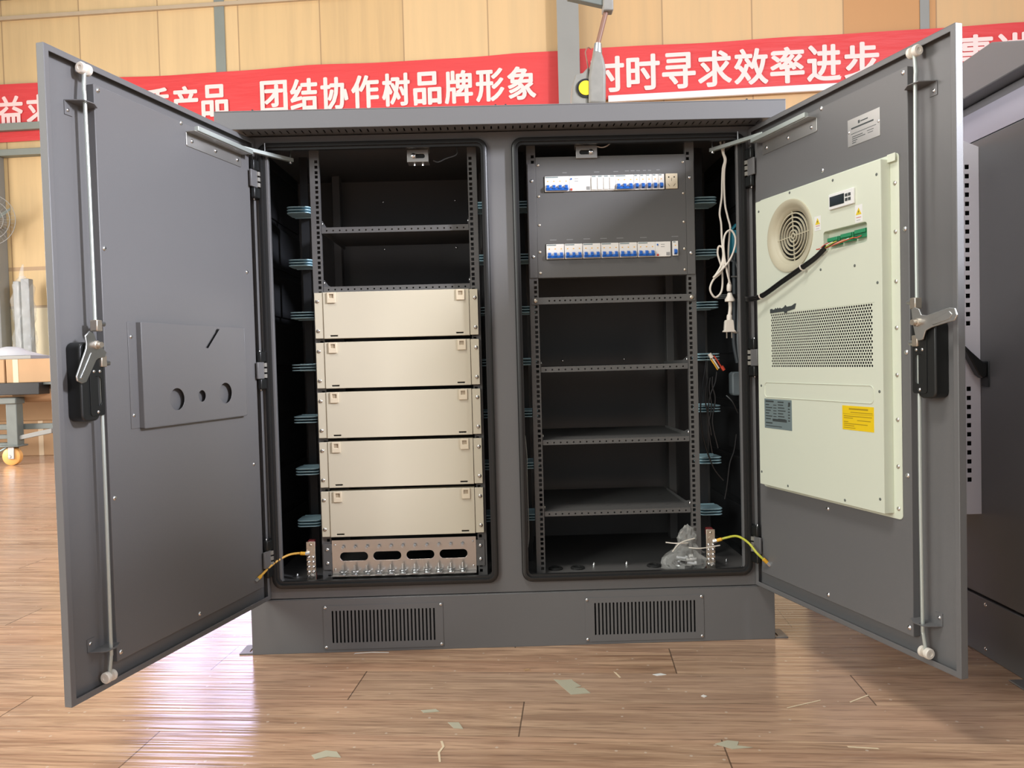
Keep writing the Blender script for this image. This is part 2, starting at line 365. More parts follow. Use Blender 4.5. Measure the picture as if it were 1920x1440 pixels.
beam(9, 'colgreen', -9, -4.3, -.05, -.001, 5.03, 5.25)

# ------------------------------------------------------------------ banners
def glyph(ch, size, bold):
    c = bpy.data.curves.new('g', 'FONT'); c.body = ch; c.size = 1; c.extrude = 0; c.resolution_u = 3
    o = bpy.data.objects.new('g', c); COL.objects.link(o); bpy.context.view_layer.update()
    me = bpy.data.meshes.new_from_object(o.evaluated_get(bpy.context.evaluated_depsgraph_get()))
    vs = [v.co.copy() for v in me.vertices]; fs = [list(p.vertices) for p in me.polygons]
    bpy.data.objects.remove(o); bpy.data.curves.remove(c); bpy.data.meshes.remove(me)
    return vs, fs
def banner(name, label, x0, x1, z0, z1, text, gw, gh):
    Mx = FW @ Matrix.Translation(((x0+x1)/2, -.03, z0)); root = thing(name, label, 'banner', Mx)
    mb = MB(FW); nx = 60; nz = 6; vs = []; fs = []
    dy = lambda x, z: -.03 + .012*math.sin(x*1.9 + z*2.1) + .006*math.sin(x*5.3 - z*4)
    for j in range(nz+1):
        for i in range(nx+1):
            x = x0+(x1-x0)*i/nx; z = z0+(z1-z0)*j/nz; vs.append((x, dy(x, z), z - .012*math.sin(PI*((x-x0) % 2.2)/2.2)*(j/nz)))
    for j in range(nz):
        for i in range(nx): a = j*(nx+1)+i; fs.append((a, a+1, a+nx+2, a+nx+1))
    mb.add(vs, fs).build('cloth', 'banner', root)
    for ch, cx, cz in text:
        lt = MB(FW); g, f = glyph(ch, 1, 0)
        if ch == '、': sx = sz = .42; ox = .18; oz = .1
        else:
            xs = [v.x for v in g]; zs = [v.y for v in g]; sx = gw/(max(xs)-min(xs)); sz = gh/(max(zs)-min(zs)); ox = (max(xs)+min(xs))/2; oz = (max(zs)+min(zs))/2
        for q in range(8):
            a = q*PI/4; ex, ez = .0105*math.cos(a), .0085*math.sin(a)
            lt.add([(cx+(v.x-ox)*sx+ex, dy(cx, cz) - .007 - .0002*q, cz+(v.y-oz)*sz+ez) for v in g], f)
        lt.build('character', 'lettering', root)
    return root
def line(s, t0, pitch, z): return [(c, t0+i*pitch, z) for i, c in enumerate(s)]
bl = '精益求精、优质产品、团结协作树品牌形象'
pb = (0.276+2.422)/8
txt = [(c, .276-(len(bl)-1-i)*pb, 3.780 if c != '、' else 3.58) for i, c in enumerate(bl)]
banner('banner', 'long red banner with white Chinese characters on the wall left of the grey column', -6.4, .665, 3.452, 4.097, txt, .285, .335)
br = '时时寻求效率进步、事事讲'
txt = [(c, 1.547+(i-1)*.3675, 3.812 if c != '、' else 3.62) for i, c in enumerate(br)]
banner('banner', 'red banner with white Chinese characters on the wall right of the grey column', 0.895, 6.2, 3.555, 4.10, txt, .325, .355)

# ------------------------------------------------------------------ the main cabinet
cab = thing('equipment_cabinet', 'large dark grey two-bay outdoor equipment cabinet with both doors wide open', 'cabinet', (0, .3, 0))
YB = .56; ZF = .2; ZC = 1.503
def part(mb, name, mt, parent=cab, **k): return mb.build(name, mt, parent, **k)
# plinth with two grille openings
p = MB().plate(rect(-.772, .772, 0, .1585), [rect(-.545, -.226, .02, .132), rect(.226, .545, .02, .132)], XZ, 0, .003)
p.box(-.772, -.769, .003, .6, 0, .1585).box(.769, .772, .003, .6, 0, .1585).box(-.769, .769, .597, .6, 0, .1585).box(-.772, .772, .0, .6, .1585, .1605)
plinth = part(p, 'plinth', 'paint', bevel=.002)
for sx in (-1, 1):
    fb = MB().plate([(sx*.770, .004), (sx*.812, .004), (sx*.812, .075), (sx*.770, .075)], [[(sx*.784+.004*math.cos(a), .035+.02*math.sin(a)) for a in [2*PI*i/12 for i in range(12)]]], XY, 0, .0035)
    fb.build('floor_bracket', 'paint', plinth)
def grille(cx0, cx1, sx0, sx1):
    n = 28; pit = (sx1-sx0)/(n-.55); holes = [rrect(sx0+i*pit, sx0+i*pit+pit*.45, .0285, .1245, .002, 2) for i in range(n)]
    g = part(MB().plate(rect(cx0, cx1, .0095, .1395), holes, XZ, -.002, -.0002), 'vent_grille', 'paint')
    part(MB().box(sx0-.006, sx1+.006, .012, .014, .022, .130), 'grille_backing', 'dark', g)
    screws(g, I4, [(x, -.002, z) for x in (cx0+.006, cx1-.006) for z in (.0165, .134)], (0, -1, 0), .0045)
grille(-.5605, -.2095, -.5359, -.2335); grille(.2095, .5605, .2368, .5353)
# shell
for x in (-.762, .760): part(MB().box(x, x+.002, .004, .6, .1605, 1.509), 'side_panel', 'paint')
part(MB().box(-.76, .76, YB+.002, YB+.02, .1605, 1.509), 'back_panel', 'paint_shade')
part(MB().box(-.76, .76, .02, YB, ZC, 1.5035), 'ceiling_panel', 'paint_shade')
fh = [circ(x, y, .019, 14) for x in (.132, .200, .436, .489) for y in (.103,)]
part(MB().plate(rect(-.76, .76, .02, YB), fh, XY, ZF-.004, ZF), 'floor_panel', 'paint_shade')
fr = MB().plate(rect(-.752, .752, .1625, 1.5095), [rrect(-.678, -.0595, .2085, 1.4745, .012), rrect(.0455, .683, .2085, 1.4745, .012)], XZ, .004, .02)
part(fr, 'front_frame', 'paint', bevel=.001)
# rolled channel lips on the inner side of both openings
def lipring(x0, x1): return MB().plate(rrect(x0-.002, x1+.002, .2065, 1.4765, .014), [rrect(x0+.002, x1-.002, .2105, 1.4725, .010)], XZ, -.010, .03)
def seal(x0, x1):
    o = rrect(x0, x1, .1945, 1.4885, .03, 6); r = rrect(x0+.004, x1-.004, .1985, 1.4845, .027, 6); a = rrect(x0+.012, x1-.012, .2065, 1.4765, .02, 6); i = rrect(x0+.0195, x1-.0195, .214, 1.469, .013, 6)
    b = MB(); L = len(o); prof = [(o, .004), (o, -.007), (r, -.0115), (a, -.0115), (a, -.002), (i, -.002), (i, .012)]
    vs = [(u, y, v) for lp, y in prof for u, v in lp]; fs = []
    for j in range(len(prof)-1):
        for q in range(L): fs.append((j*L+q, j*L+(q+1) % L, (j+1)*L+(q+1) % L, (j+1)*L+q))
    return b.add(vs, fs)
for x0, x1 in ((-.7045, -.0425), (.0265, .7065)): part(seal(x0, x1), 'door_seal', 'rubber', angle=50)
# insulation on side walls and partition
for (x0, x1), ws in (((-.76, -.735), ((-.735, 1),)), ((.735, .76), ((.735, -1),)), ((-.012, .012), ((-.012, -1), (.012, 1)))):
    ins = MB().box(x0, x1, .03, YB, ZF, ZC)
    for x, s_ in ws:
        for k in range(9): z = ZF+.03+k*.155; ins.box(min(x, x+s_*.006), max(x, x+s_*.006), .05, YB-.02, z, z+.135)
    part(ins, 'wall_insulation', 'insul', bevel=.004)
# roof with drip edge and slotted soffit
rf = MB().box(-.795, .795, -.09, .68, 1.552, 1.5555).box(-.795, .795, -.09, -.0875, 1.5037, 1.552).box(-.795, .795, .677, .68, 1.5037, 1.552).box(-.795, -.7925, -.0875, .677, 1.5037, 1.552).box(.7925, .795, -.0875, .677, 1.5037, 1.552)
roof = part(rf, 'roof', 'paint', bevel=.0025)
n = 72; slots = [rect(-.735+i*.0207, -.735+i*.0207+.0042, -.040, -.010) for i in range(n)]
part(MB().plate(rect(-.7925, .7925, -.0875, .05), slots, XY, 1.5125, 1.514), 'soffit', 'paint', roof)
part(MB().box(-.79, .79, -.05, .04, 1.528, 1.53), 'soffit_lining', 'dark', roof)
# rack posts
def post(xo, xi, y0=.054, back=False):               # xo outer edge, xi inner edge of the front flange
    a, b = min(xo, xi), max(xo, xi); s = 1 if xi > xo else -1; r = .0045
    hx = xi - s*.0085; zs = []; z = ZF+.016
    while z < ZC-.045:
        zs += [(z+d-r, z+d+r) for d in (0, .01588, .03175)]; z += .04445
    m = MB().gplate(a, b, ZF, ZC, hx-r, hx+r, zs, XZ, y0, y0+.002)
    x0, x1 = (a, a+.002) if s > 0 else (b-.002, b)
    m.gplate(y0+.002, y0+.045, ZF, ZC, y0+.018, y0+.027, [(ZF+.02+k*.025, ZF+.032+k*.025) for k in range(50)], YZ, x0, x1)
    m.box(min(xi, xi-s*.002), max(xi, xi-s*.002), y0+.002, y0+.014, ZF, ZC)
    part(m, 'rack_post', 'paint_shade', bevel=0)
post(-.5705, -.5425); post(-.0765, -.1035); post(.0722, .0985); post(.5705, .5435)
for xo, xi in ((-.592, -.565), (-.080, -.055), (.080, .055), (.592, .565)):
    part(MB().box(min(xo, xi), max(xo, xi), .46, .50, ZF, ZC), 'rear_post', 'paint_shade', bevel=.002)
# fixings on the rear panel and cabinet floor
rear = []
for x in (-.43, -.17): rear += [(x, YB+.002, 1.26), (x, YB+.002, 1.43)]
for x in (.205, .43): rear += [(x, YB+.002, .84), (x, YB+.002, .31)]
screws(cab, I4, rear, (0, -1, 0), .005)
screws(cab, I4, [(.253, .125, ZF), (.355, .125, ZF), (-.66, .10, ZF), (.665, .12, ZF)], (0, 0, 1), .005, name='floor_screw', h=.012)
for gx in (.132, .200, .436, .489):
    g = part(MB().torusprof((gx, .103, ZF), (0, 0, 1), [(.012, 0), (.022, 0), (.022, .004), (.017, .007), (.012, .005)], 24), 'cable_grommet', 'rubber')
    MB().lathe((gx, .103, ZF), (0, 0, 1), [(.013, 0), (.013, .003), (.004, .004)], 20).build('membrane', 'blackp', g)

# ------------------------------------------------------------------ doors
TH = 1.3003; CT, ST = math.cos(TH), math.sin(TH)
def door_frame(side):
    xh = -.7124 if side < 0 else .7167
    t = (side*CT, -ST, 0); nn = (-side*ST, -CT, 0)
    if side < 0: return basis((xh, 0, 0), t, nn, (0, 0, 1)), 1
    return basis((xh, 0, 0), t, (-nn[0], -nn[1], 0), (0, 0, 1)), -1
WD = .729; ZB, ZT = .1637, 1.4999; T = .018
class DB(MB):                                         # builder in door coordinates: s along width, n towards the room, z up
    def __init__(s, side): F, g = door_frame(side); super().__init__(F @ Matrix.Diagonal((1, g, 1, 1)))
def SZ(u, v, w): return (u, w, v)
NRM = (0, 1, 0)
def make_door(side):
    d = DB(side)
    d.box(0, WD, -T, -T+.002, ZB, ZT).box(0, .002, -T, 0, ZB, ZT).box(WD-.002, WD, -T, 0, ZB, ZT).box(.002, WD-.002, -T, 0, ZB, ZB+.002).box(.002, WD-.002, -T, 0, ZT-.002, ZT)
    d.plate(rect(.001, WD-.001, ZB+.001, ZT-.001), [rect(.013, WD-.013, ZB+.013, ZT-.013)], SZ, -.0022, 0)
    door = d.build('door', 'paint', cab, bevel=.0012)
    p0 = .036
    iw = DB(side).box(p0, .605, -T+.002, .0025, .211, 1.459)
    inner = iw.build('inner_panel', 'paint', door, bevel=.0015)
    sc = [(.594, .0025, z) for z in (1.448, 1.110, .568, .229)] + [(.325, .0025, z) for z in (1.4555, .2265)] + [(.066, .0025, z) for z in (1.114, .571)]
    if side > 0: sc += [(.594, .0025, .840), (.326, .0025, 1.301), (.328, .0025, .448)]
    for q in sc: DB(side).dome(q, NRM, .0055).build('screw', 'screw', door)
    # lock housing
    h = DB(side).prism(rrect(.642, .690, .742, .906, .014), SZ, -T+.002, .019)
    hs = h.build('lock_housing', 'blackp', door, bevel=.003)
    DB(side).plate(rrect(.630, .668, .752, .905, .006), [rrect(.637, .661, .772, .835, .01)], SZ, .019, .021).build('lock_plate', 'blackp', door, bevel=.0008)
    for q in ((.641, .021, .845), (.657, .021, .845), (.649, .021, .760)): DB(side).dome(q, NRM, .0035).build('screw', 'screw', door)
    # lever
    if side < 0: pl = [(.685, .918), (.672, .929), (.660, .922), (.655, .908), (.643, .897), (.628, .884), (.634, .875), (.652, .872), (.658, .868), (.686, .824), (.697, .821), (.709, .826), (.711, .836), (.684, .892), (.682, .902)]; piv = (.656, .9)
    else: pl = [(.637, .932), (.646, .935), (.658, .931), (.664, .918), (.678, .916), (.735, .928), (.749, .926), (.755, .912), (.748, .901), (.735, .899), (.690, .890), (.675, .884), (.668, .866), (.655, .864), (.648, .871), (.641, .900)]; piv = (.653, .903)
    lv = DB(side).prism(pl, SZ, .026, .0295).build('lock_lever', 'zinc', door, bevel=.001)
    DB(side).lathe((piv[0], .019, piv[1]), NRM, [(.009, 0), (.009, .014), (.006, .015), (.006, .024)], 14).build('pivot_bolt', 'brass', lv)
    if side < 0: DB(side).prism([(.664, .868), (.696, .829), (.703, .832), (.672, .884)], SZ, .0295, .031).build('lever_rib', 'zinc', lv, bevel=.0006)
    else: DB(side).prism([(.690, .903), (.737, .921), (.744, .914), (.738, .905), (.695, .895)], SZ, .0295, .031).build('lever_rib', 'zinc', lv, bevel=.0006)
    # rods with joints, guides and rollers
    ru, rl = (.641, .632) if side < 0 else (.637, .641)
    uz, lz = (.945, .862) if side < 0 else (.948, .860)
    for sx, za, zb in ((ru, uz, 1.455), (rl, lz, .215)):
        up = zb > za; k = 1 if up else -1
        se = sx - (.006 if up else -.004)
        rod = DB(side).tube([(sx, .014, za), (sx, .014, (za+zb)/2), (sx, .012, zb-k*.05), (sx-.001, .010, zb-k*.02), (se, .008, zb+k*.02)], .0041, 10).build('lock_rod', 'galv', door)
        zr = zb + k*.023
        DB(side).lathe((se-.013, .008, zr), (1, 0, 0), [(.005, .001), (.005, 0), (.0105, 0), (.012, .002), (.012, .009), (.006, .0105), (.006, .0155), (.012, .017), (.012, .024), (.0105, .026), (.005, .026), (.005, .025)], 18).build('roller', 'whitep', rod)
        DB(side).box(sx-.008, sx+.008, .008, .026, za-k*.004-.012, za-k*.004+.012).build('rod_joint', 'brass', rod, bevel=.002)
        DB(side).cyl((sx-.020, .018, za), (sx+.004, .018, za), .0055, 10).build('clamp_screw', 'zinc', rod)
        zg = 1.406 if up else .252
        g = DB(side).plate([(.604, -T+.002), (.668, -T+.002), (.655, .022), (.628, .024), (.604, .010)], [circ(sx, .0135, .0058, 12)], lambda u, v, w: (u, v, w), zg, zg+.002)
        g.box(.648, .668, -T+.002, -T+.004, min(zg, zg-k*.028), max(zg, zg-k*.028)).build('rod_guide', 'paint', door)
        DB(side).dome((.660, -T+.004, zg-k*.018), NRM, .004).build('screw', 'screw', door)
    # door stay rail
    b = DB(side).prism(rrect(.076, .309, 1.404, 1.440, .004), SZ, .0025, .0045).box(.076, .309, .0045, .030, 1.438, 1.4405)
    st = b.build('stay_bracket', 'satin', door, bevel=.0008)
    for q in (.095, .192, .288): DB(side).dome((q, .0045, 1.420), NRM, .0055).build('screw', 'screw', door)
    DB(side).box(.062, .300, .022, .034, 1.4405, 1.4525).build('stay_rail', 'galv', st, bevel=.001)
    # hinges (door leaf)
    for z in (1.383, .8355, .289):
        hl = DB(side).box(-.004, .030, .003, .012, z-.020, z+.020).box(-.004, .034, .003, .016, z+.024, z+.054).box(-.004, .034, .003, .016, z-.054, z-.024).build('hinge', 'blackp', door, bevel=.003)
        DB(side).box(.014, .046, .008, .0145, z-.024, z+.024).build('hinge_leaf', 'paint', hl, bevel=.0015)
        for dz in (-.016, 0, .016): DB(side).cyl((.010, .012, z+dz-.0055), (.010, .012, z+dz+.0055), .0075, 10).build('knuckle', 'toolgrey', hl)
        for dz in (-.055, .055): DB(side).dome((.018, .004, z+dz), NRM, .0045).build('screw', 'screw', door)
    return door
dl = make_door(-1); dr = make_door(1)
# black hinge halves on the frame
for sx, x in ((-1, -.7124), (1, .7167)):
    for z in (1.383, .8355, .289):
        part(MB().box(min(x, x-sx*.02), max(x, x-sx*.02), -.006, .004, z-.055, z+.055), 'hinge_block', 'blackp', bevel=.002)
# stay arms, pinned under the frame head
for sx, a, bq in ((-1, (-.728, -.088, 1.4555), (-.621, .06, 1.455)), (1, (.731, -.088, 1.4595), (.622, .06, 1.456))):
    A = Vector(a); B = Vector(bq); dd = (B-A).normalized(); nn = Vector((-dd.y, dd.x, 0)).normalized()*.006; up = Vector((0, 0, .0055))
    arm = MB().add([A-nn-up, A+nn-up, A+nn+up, A-nn+up, B-nn-up, B+nn-up, B+nn+up, B-nn+up], [(0, 1, 2, 3), (4, 5, 6, 7), (0, 1, 5, 4), (1, 2, 6, 5), (2, 3, 7, 6), (3, 0, 4, 7)]).build('stay_arm', 'galv', cab, bevel=.0012)
    pin = B - dd*.008
    MB().cyl(pin-Vector((0, 0, .012)), (pin.x, pin.y, ZC), .0035, 10).dome(pin-Vector((0, 0, .009)), (0, 0, -1), .006).build('stay_pin', 'screw', arm)
    pz = A + dd*.085
    MB().cyl((pz.x, pz.y, pz.z+.004), (pz.x, pz.y, pz.z+.03), .002, 8).build('stay_peg', 'screw', arm)
# document pocket on the left door
pk = DB(-1)
F = lambda u, v, w: (u, w, v)
o = [(.110, .7135), (.508, .7135), (.508, .954), (.110, .954)]
slot = [(.219, .9475), (.2305, .949), (.281, .899), (.2695, .897)]
pk.plate(o, [slot, circ(.395, .773, .0265, 24), circ(.301, .776, .0145, 20), circ(.203, .779, .027, 24)], F, .0150, .0165)
pk.box(.508, .5095, .0025, .0165, .7135, .954).box(.5095, .536, .0025, .004, .7135, .954)
pk.box(.110, .508, .0025, .0165, .7120, .7135).box(.0885, .110, .0025, .004, .7135, .954).box(.1085, .110, .0025, .0165, .7135, .954)
pocket = pk.build('document_pocket', 'paint', dl, bevel=.0006)
for q in ((.527, .004, .921), (.527, .004, .744)): DB(-1).dome(q, NRM, .0045).build('screw', 'screw', dl)
# nameplate on the right door
npm = DB(1).box(.4195, .5245, .0025, .0037, 1.3325, 1.3965)
npl = npm.build('nameplate', 'satin', dr, bevel=.0005); npl['label'] = 'silver rating plate with dark printed lines'
ik = DB(1); zz = .00375
ik.box(.432, .505, zz, zz+.0003, 1.3715, 1.3752).box(.431, .513, zz, zz+.0003, 1.3600, 1.3612).box(.455, .461, zz, zz+.0003, 1.380, 1.387).box(.463, .487, zz, zz+.0003, 1.382, 1.3846)
for r, (a, b) in enumerate(((.435, .470), (.435, .478), (.435, .452), (.435, .448))): ik.box(a, b, zz, zz+.0003, 1.3525-r*.0048, 1.3541-r*.0048)
ik.box(.484, .505, zz, zz+.0003, 1.3535, 1.3548).box(.486, .503, zz, zz+.0003, 1.3482, 1.3494)
ik.build('plate_print', 'ink', npl)
for q in ((.4245, .0037, 1.3665), (.5205, .0037, 1.3655)): DB(1).dome(q, NRM, .0035).build('plate_screw', 'screw', npl)

# ------------------------------------------------------------------ air conditioner on the right door
FD, gd = door_frame(1)
acM = FD @ Matrix.Translation((.32, -.0025, .466))
ac = thing('air_conditioner', 'pale greenish-white cabinet air conditioner unit mounted inside the right door', 'air conditioner', acM)
N0, N1 = .0035, .031
a = DB(1).prism(rrect(.056, .580, .466, 1.2805, .010), SZ, .0025, .0045)
a.build('mounting_flange', 'ac', ac, bevel=.0006)
b0, b1, c0, c1 = .078, .555, .478, 1.270
fan = (.2285, 1.153)
holes = [circ(fan[0], fan[1], .0925, 40), rrect(.361, .511, 1.0945, 1.1405, .008), rect(.1395, .5315, .8035, .9545)]
body = DB(1).plate(rect(b0, b1, c0, c1), holes, SZ, N1-.0015, N1)
body.box(b0, b0+.0015, .0045, N1-.0015, c0, c1).box(b1-.0015, b1, .0045, N1-.0015, c0, c1).box(b0+.0015, b1-.0015, .0045, N1-.0015, c0, c0+.0015).box(b0+.0015, b1-.0015, .0045, N1-.0015, c1-.0015, c1)
body.box(b1-.001, .578, .010, .0125, 1.262, 1.2800)
casing = body.build('casing', 'ac', ac, bevel=.0008)
# recess for the terminals
rc = DB(1).box(.360, .512, .012, .0135, 1.093, 1.142).box(.3595, .361, .0135, N1-.001, 1.094, 1.141).box(.511, .5125, .0135, N1-.001, 1.094, 1.141).box(.361, .511, .0135, N1-.001, 1.1405, 1.142).box(.361, .511, .0135, N1-.001, 1.093, 1.0945)
rc.build('terminal_recess', 'ac', casing)
tm = DB(1)
for i in range(3): tm.box(.372+i*.047, .412+i*.047, .0135, .026, 1.104+.002*i, 1.124+.002*i).box(.374+i*.047, .410+i*.047, .026, .030, 1.114+.002*i, 1.123+.002*i)
tb = tm.build('terminal_block', 'green', ac, bevel=.0008)
for i in range(9):
    x = .378+i*.014; MB2 = DB(1).tube([(x, .028, 1.112), (x-.006, .036, 1.108), (x-.02, .040, 1.100+.001*i), (min(x-.03, .40), .041, 1.100), (.378, .040, 1.098)], .0013, 6)
    MB2.build('terminal_wire', ['red', 'whitep', 'wire', 'black'][i % 4], tb)
# perforated intake
vm = DB(1); cols, rows, ps, pz_ = 48, 21, .00805, .00695; nseg = 8; vs0 = .1435; vz0 = .811
for r in range(rows):
    xo = vs0 + (ps/2 if r % 2 else 0); zc = vz0 + r*pz_
    nn = cols - (1 if r % 2 else 0)
    for c in range(nn):
        cx = xo + c*ps; hx, hz = ps/2, pz_/2
        outer = [(cx+hx, zc), (cx+hx, zc+hz), (cx, zc+hz), (cx-hx, zc+hz), (cx-hx, zc), (cx-hx, zc-hz), (cx, zc-hz), (cx+hx, zc-hz)]
        inner = [(cx+.0030*math.cos(PI/4*i), zc+.0030*math.sin(PI/4*i)) for i in range(8)]
        vm.add([(u, N1-.0004, v) for u, v in outer] + [(u, N1-.0004, v) for u, v in inner] + [(u, N1-.0010, v) for u, v in inner],
               [(i, (i+1) % 8, 8+(i+1) % 8, 8+i) for i in range(8)] + [(8+i, 8+(i+1) % 8, 16+(i+1) % 8, 16+i) for i in range(8)])
    e0, e1 = .1395, .5315
    vm.add([(e0, N1-.0004, zc-pz_/2), (xo-ps/2, N1-.0004, zc-pz_/2), (xo-ps/2, N1-.0004, zc+pz_/2), (e0, N1-.0004, zc+pz_/2)], [(0, 1, 2, 3)])
    xe = xo+(nn-.5)*ps
    vm.add([(xe, N1-.0004, zc-pz_/2), (e1, N1-.0004, zc-pz_/2), (e1, N1-.0004, zc+pz_/2), (xe, N1-.0004, zc+pz_/2)], [(0, 1, 2, 3)])
vm.box(.1395, .5315, N1-.0012, N1-.0004, .8035, vz0-pz_/2).box(.1395, .5315, N1-.0012, N1-.0004, vz0+(rows-.5)*pz_, .9545)
vm.build('perforated_intake', 'ac', ac)
DB(1).box(.082, .550, .008, .010, .780, .975).build('filter_backing', 'dark', casing)
# fan guard
fg = DB(1).torusprof((fan[0], 0, fan[1]), NRM, [(.0955, N1), (.0945, N1+.003), (.090, N1+.0035), (.080, N1-.001), (.070, N1-.010), (.066, N1-.016), (.064, N1-.016), (.068, N1-.008), (.088, N1-.002)], 48)
guard = fg.build('fan_shroud', 'acfan', ac, angle=60)
gr = DB(1)
for r in (.0595, .0485, .0375, .0265, .0155, .0065): gr.torusprof((fan[0], N1-.014, fan[1]), NRM, [(r-.0016, 0), (r+.0016, 0), (r+.0016, .004), (r-.0016, .004)], 40)
for k in range(4):
    an = k*PI/2+.06; cx, sx_ = math.cos(an), math.sin(an); pts = [(fan[0]+cx*r-sx_*w, fan[1]+sx_*r+cx*w) for r, w in ((.004, -.0012), (.066, -.0012), (.066, .0012), (.004, .0012))]
    gr.prism(pts, SZ, N1-.0135, N1-.0105)
gr.build('fan_guard', 'acfan', ac)
DB(1).cyl((fan[0], .004, fan[1]), (fan[0], .006, fan[1]), .09, 32).build('fan_well', 'dark', casing)
hub = DB(1).cyl((fan[0], .006, fan[1]), (fan[0], N1-.016, fan[1]), .022, 20)
for k in range(7):
    an = k*2*PI/7; pts = [(fan[0]+math.cos(an+q)*r, fan[1]+math.sin(an+q)*r) for r, q in ((.02, -.25), (.06, -.25), (.06, .35), (.02, .3))]
    hub.prism(pts, lambda u, v, w: (u, w, v), .008, .0095)
hub.build('fan_wheel', 'blackp', ac)
# controller, labels, emboss
cp = DB(1).prism(rrect(.390, .4755, 1.1885, 1.2255, .002), SZ, N1, N1+.006).build('controller', 'lbl', ac, bevel=.0012)
DB(1).box(.3945, .4445, N1+.006, N1+.0068, 1.1955, 1.2185).build('screen', 'goldscreen', cp)
for i in range(2):
    for j in range(2): DB(1).box(.4485+i*.0105, .4565+i*.0105, N1+.006, N1+.0075, 1.1985+j*.0105, 1.2055+j*.0105).build('button', 'ink', cp, bevel=.0006)
def warn(s0, s1, z0, z1):
    w = DB(1).box(s0, s1, N1, N1+.0005, z0, z1).build('warning_label', 'lbl', ac); cs = (s0+s1)/2; h = (s1-s0)*.40; zm = z0+(z1-z0)*.62
    tri = [(cs-h, zm-h*.8), (cs+h, zm-h*.8), (cs, zm+h*.95)]; DB(1).prism(tri, SZ, N1+.0005, N1+.0008).build('warning_triangle', 'yel', w)
    DB(1).prism([(cs+.0012, zm+.004), (cs-.0022, zm-.001), (cs, zm-.0008), (cs-.0012, zm-.005), (cs+.0022, zm+.0006), (cs+.0002, zm+.0004)], SZ, N1+.0008, N1+.001).build('bolt_symbol', 'ink', w)
    DB(1).box(s0+.004, s1-.004, N1+.0005, N1+.0007, z0+.0105, z0+.0117).build('label_print', 'red', w)
    DB(1).box(s0+.005, s1-.006, N1+.0005, N1+.0007, z0+.0045, z0+.0053).build('label_print', 'inkp', w)
warn(.330, .353, 1.148, 1.1835); warn(.474, .4975, 1.143, 1.183)
em = DB(1).plate(rrect(.106, .527, .724, .767, .012, 6), [rrect(.108, .525, .726, .765, .011, 6)], SZ, N1-.0002, N1+.0016); em.build('emboss', 'ac', casing, bevel=.0006)
r1 = DB(1).box(.105, .2265, N1, N1+.0006, .639, .7205).build('rating_label', 'bluegrey', ac); r1['label'] = 'blue grey rating label with dark print'
ik = DB(1); y0, y1 = N1+.0006, N1+.0009
ik.box(.111, .148, y0, y1, .7115, .716).box(.166, .192, y0, y1, .7115, .715).box(.212, .221, y0, y1, .705, .714)
for r in range(6):
    z = .703-r*.0078; ik.box(.111, .111+.016+.007*((r*5) % 3), y0, y1, z, z+.0028).box(.146, .160, y0, y1, z, z+.0024).box(.167, .190+.005*(r % 3), y0, y1, z+.001, z+.0038).box(.211, .219, y0, y1, z-.001, z+.0022)
ik.box(.142, .205, y0, y1, .6595, .6665).box(.111, .141, y0, y1, .6525, .6560).box(.111, .183, y0, y1, .6450, .6470)
ik.build('label_print', 'ink', r1)
r2 = DB(1).box(.4215, .526, N1, N1+.0006, .659, .7165).build('caution_label', 'yellow', ac); r2['label'] = 'yellow caution label with ochre print'
ik = DB(1)
ik.box(.445, .508, y0, y1, .7075, .711).box(.450, .522, y0, y1, .7005, .7022).box(.4245, .523, y0, y1, .6968, .6975)
for r, (q, w_) in enumerate(((.427, .520), (.427, .458), (.472, .516), (.427, .442), (.427, .506))): ik.box(q, w_, y0, y1, .691-r*.0045, .6928-r*.0045)
ik.box(.427, .462, y0, y1, .6685, .6702).box(.427, .466, y0, y1, .6635, .6650)
ik.build('label_print', 'inky', r2)
# dark wordmark above the intake: slanted bar with a broken top
lg = [(.139, .9555), (.139, .9665), (.148, .9675), (.151, .9645), (.160, .9655), (.163, .969), (.168, .9652), (.173, .969), (.177, .9655), (.183, .9682), (.188, .9655), (.196, .9668), (.203, .9700), (.207, .9735), (.212, .9685), (.234, .9695), (.247, .9745), (.252, .974), (.246, .9605), (.225, .9575), (.214, .9565), (.212, .9525), (.203, .9525), (.200, .9565)]
DB(1).prism(lg, SZ, N1, N1+.0012).build('wordmark', 'ink', ac)
for q in ((.092, 1.2421), (.2314, 1.2650), (.3986, 1.2590), (.543, 1.239), (.542, .998), (.544, .753), (.542, .509), (.426, .4874), (.2046, .4896), (.086, .513), (.0906, .756), (.35, 1.05), (.47, 1.045)):
    DB(1).dome((q[0], N1, q[1]), NRM, .0036, .001).build('casing_screw', 'trolley', ac)
for z in (1.215, 1.108, .998, .895, .790, .690, .585, .490):
    DB(1).dome((.5685, .0045, z), NRM, .005).build('flange_screw', 'steel', ac)

# cable from the terminals into the cabinet
cb = DB(1)
pts = [(.380, .040, 1.100), (.345, .042, 1.080), (.30, .046, 1.062), (.22, .050, 1.034), (.13, .052, 1.004), (.075, .060, 1.0)]
Fd = cb.F; wp = [Fd @ Vector(q) for q in pts] + [Vector((.712, .05, 1.0165)), Vector((.676, .075, 1.022)), Vector((.645, .10, 1.022))]
cm = MB()
for k, (ox, oz) in enumerate(((0, 0), (.003, -.0045), (-.002, .0045))): cm.tube([q + Vector((ox*.5, ox, oz)) for q in wp], .0027, 8)
cl = cm.build('control_cable', 'black', loc=tuple(wp[4])); tag(cl, 'black cables from the air conditioner terminals running into the cabinet', 'cable')
for q in (wp[2], wp[4]):
    MB().torusprof(q, (wp[4]-wp[2]), [(.0078, -.002), (.009, -.002), (.009, .002), (.0078, .002)], 16).build('cable_tie', 'whitep', cl)

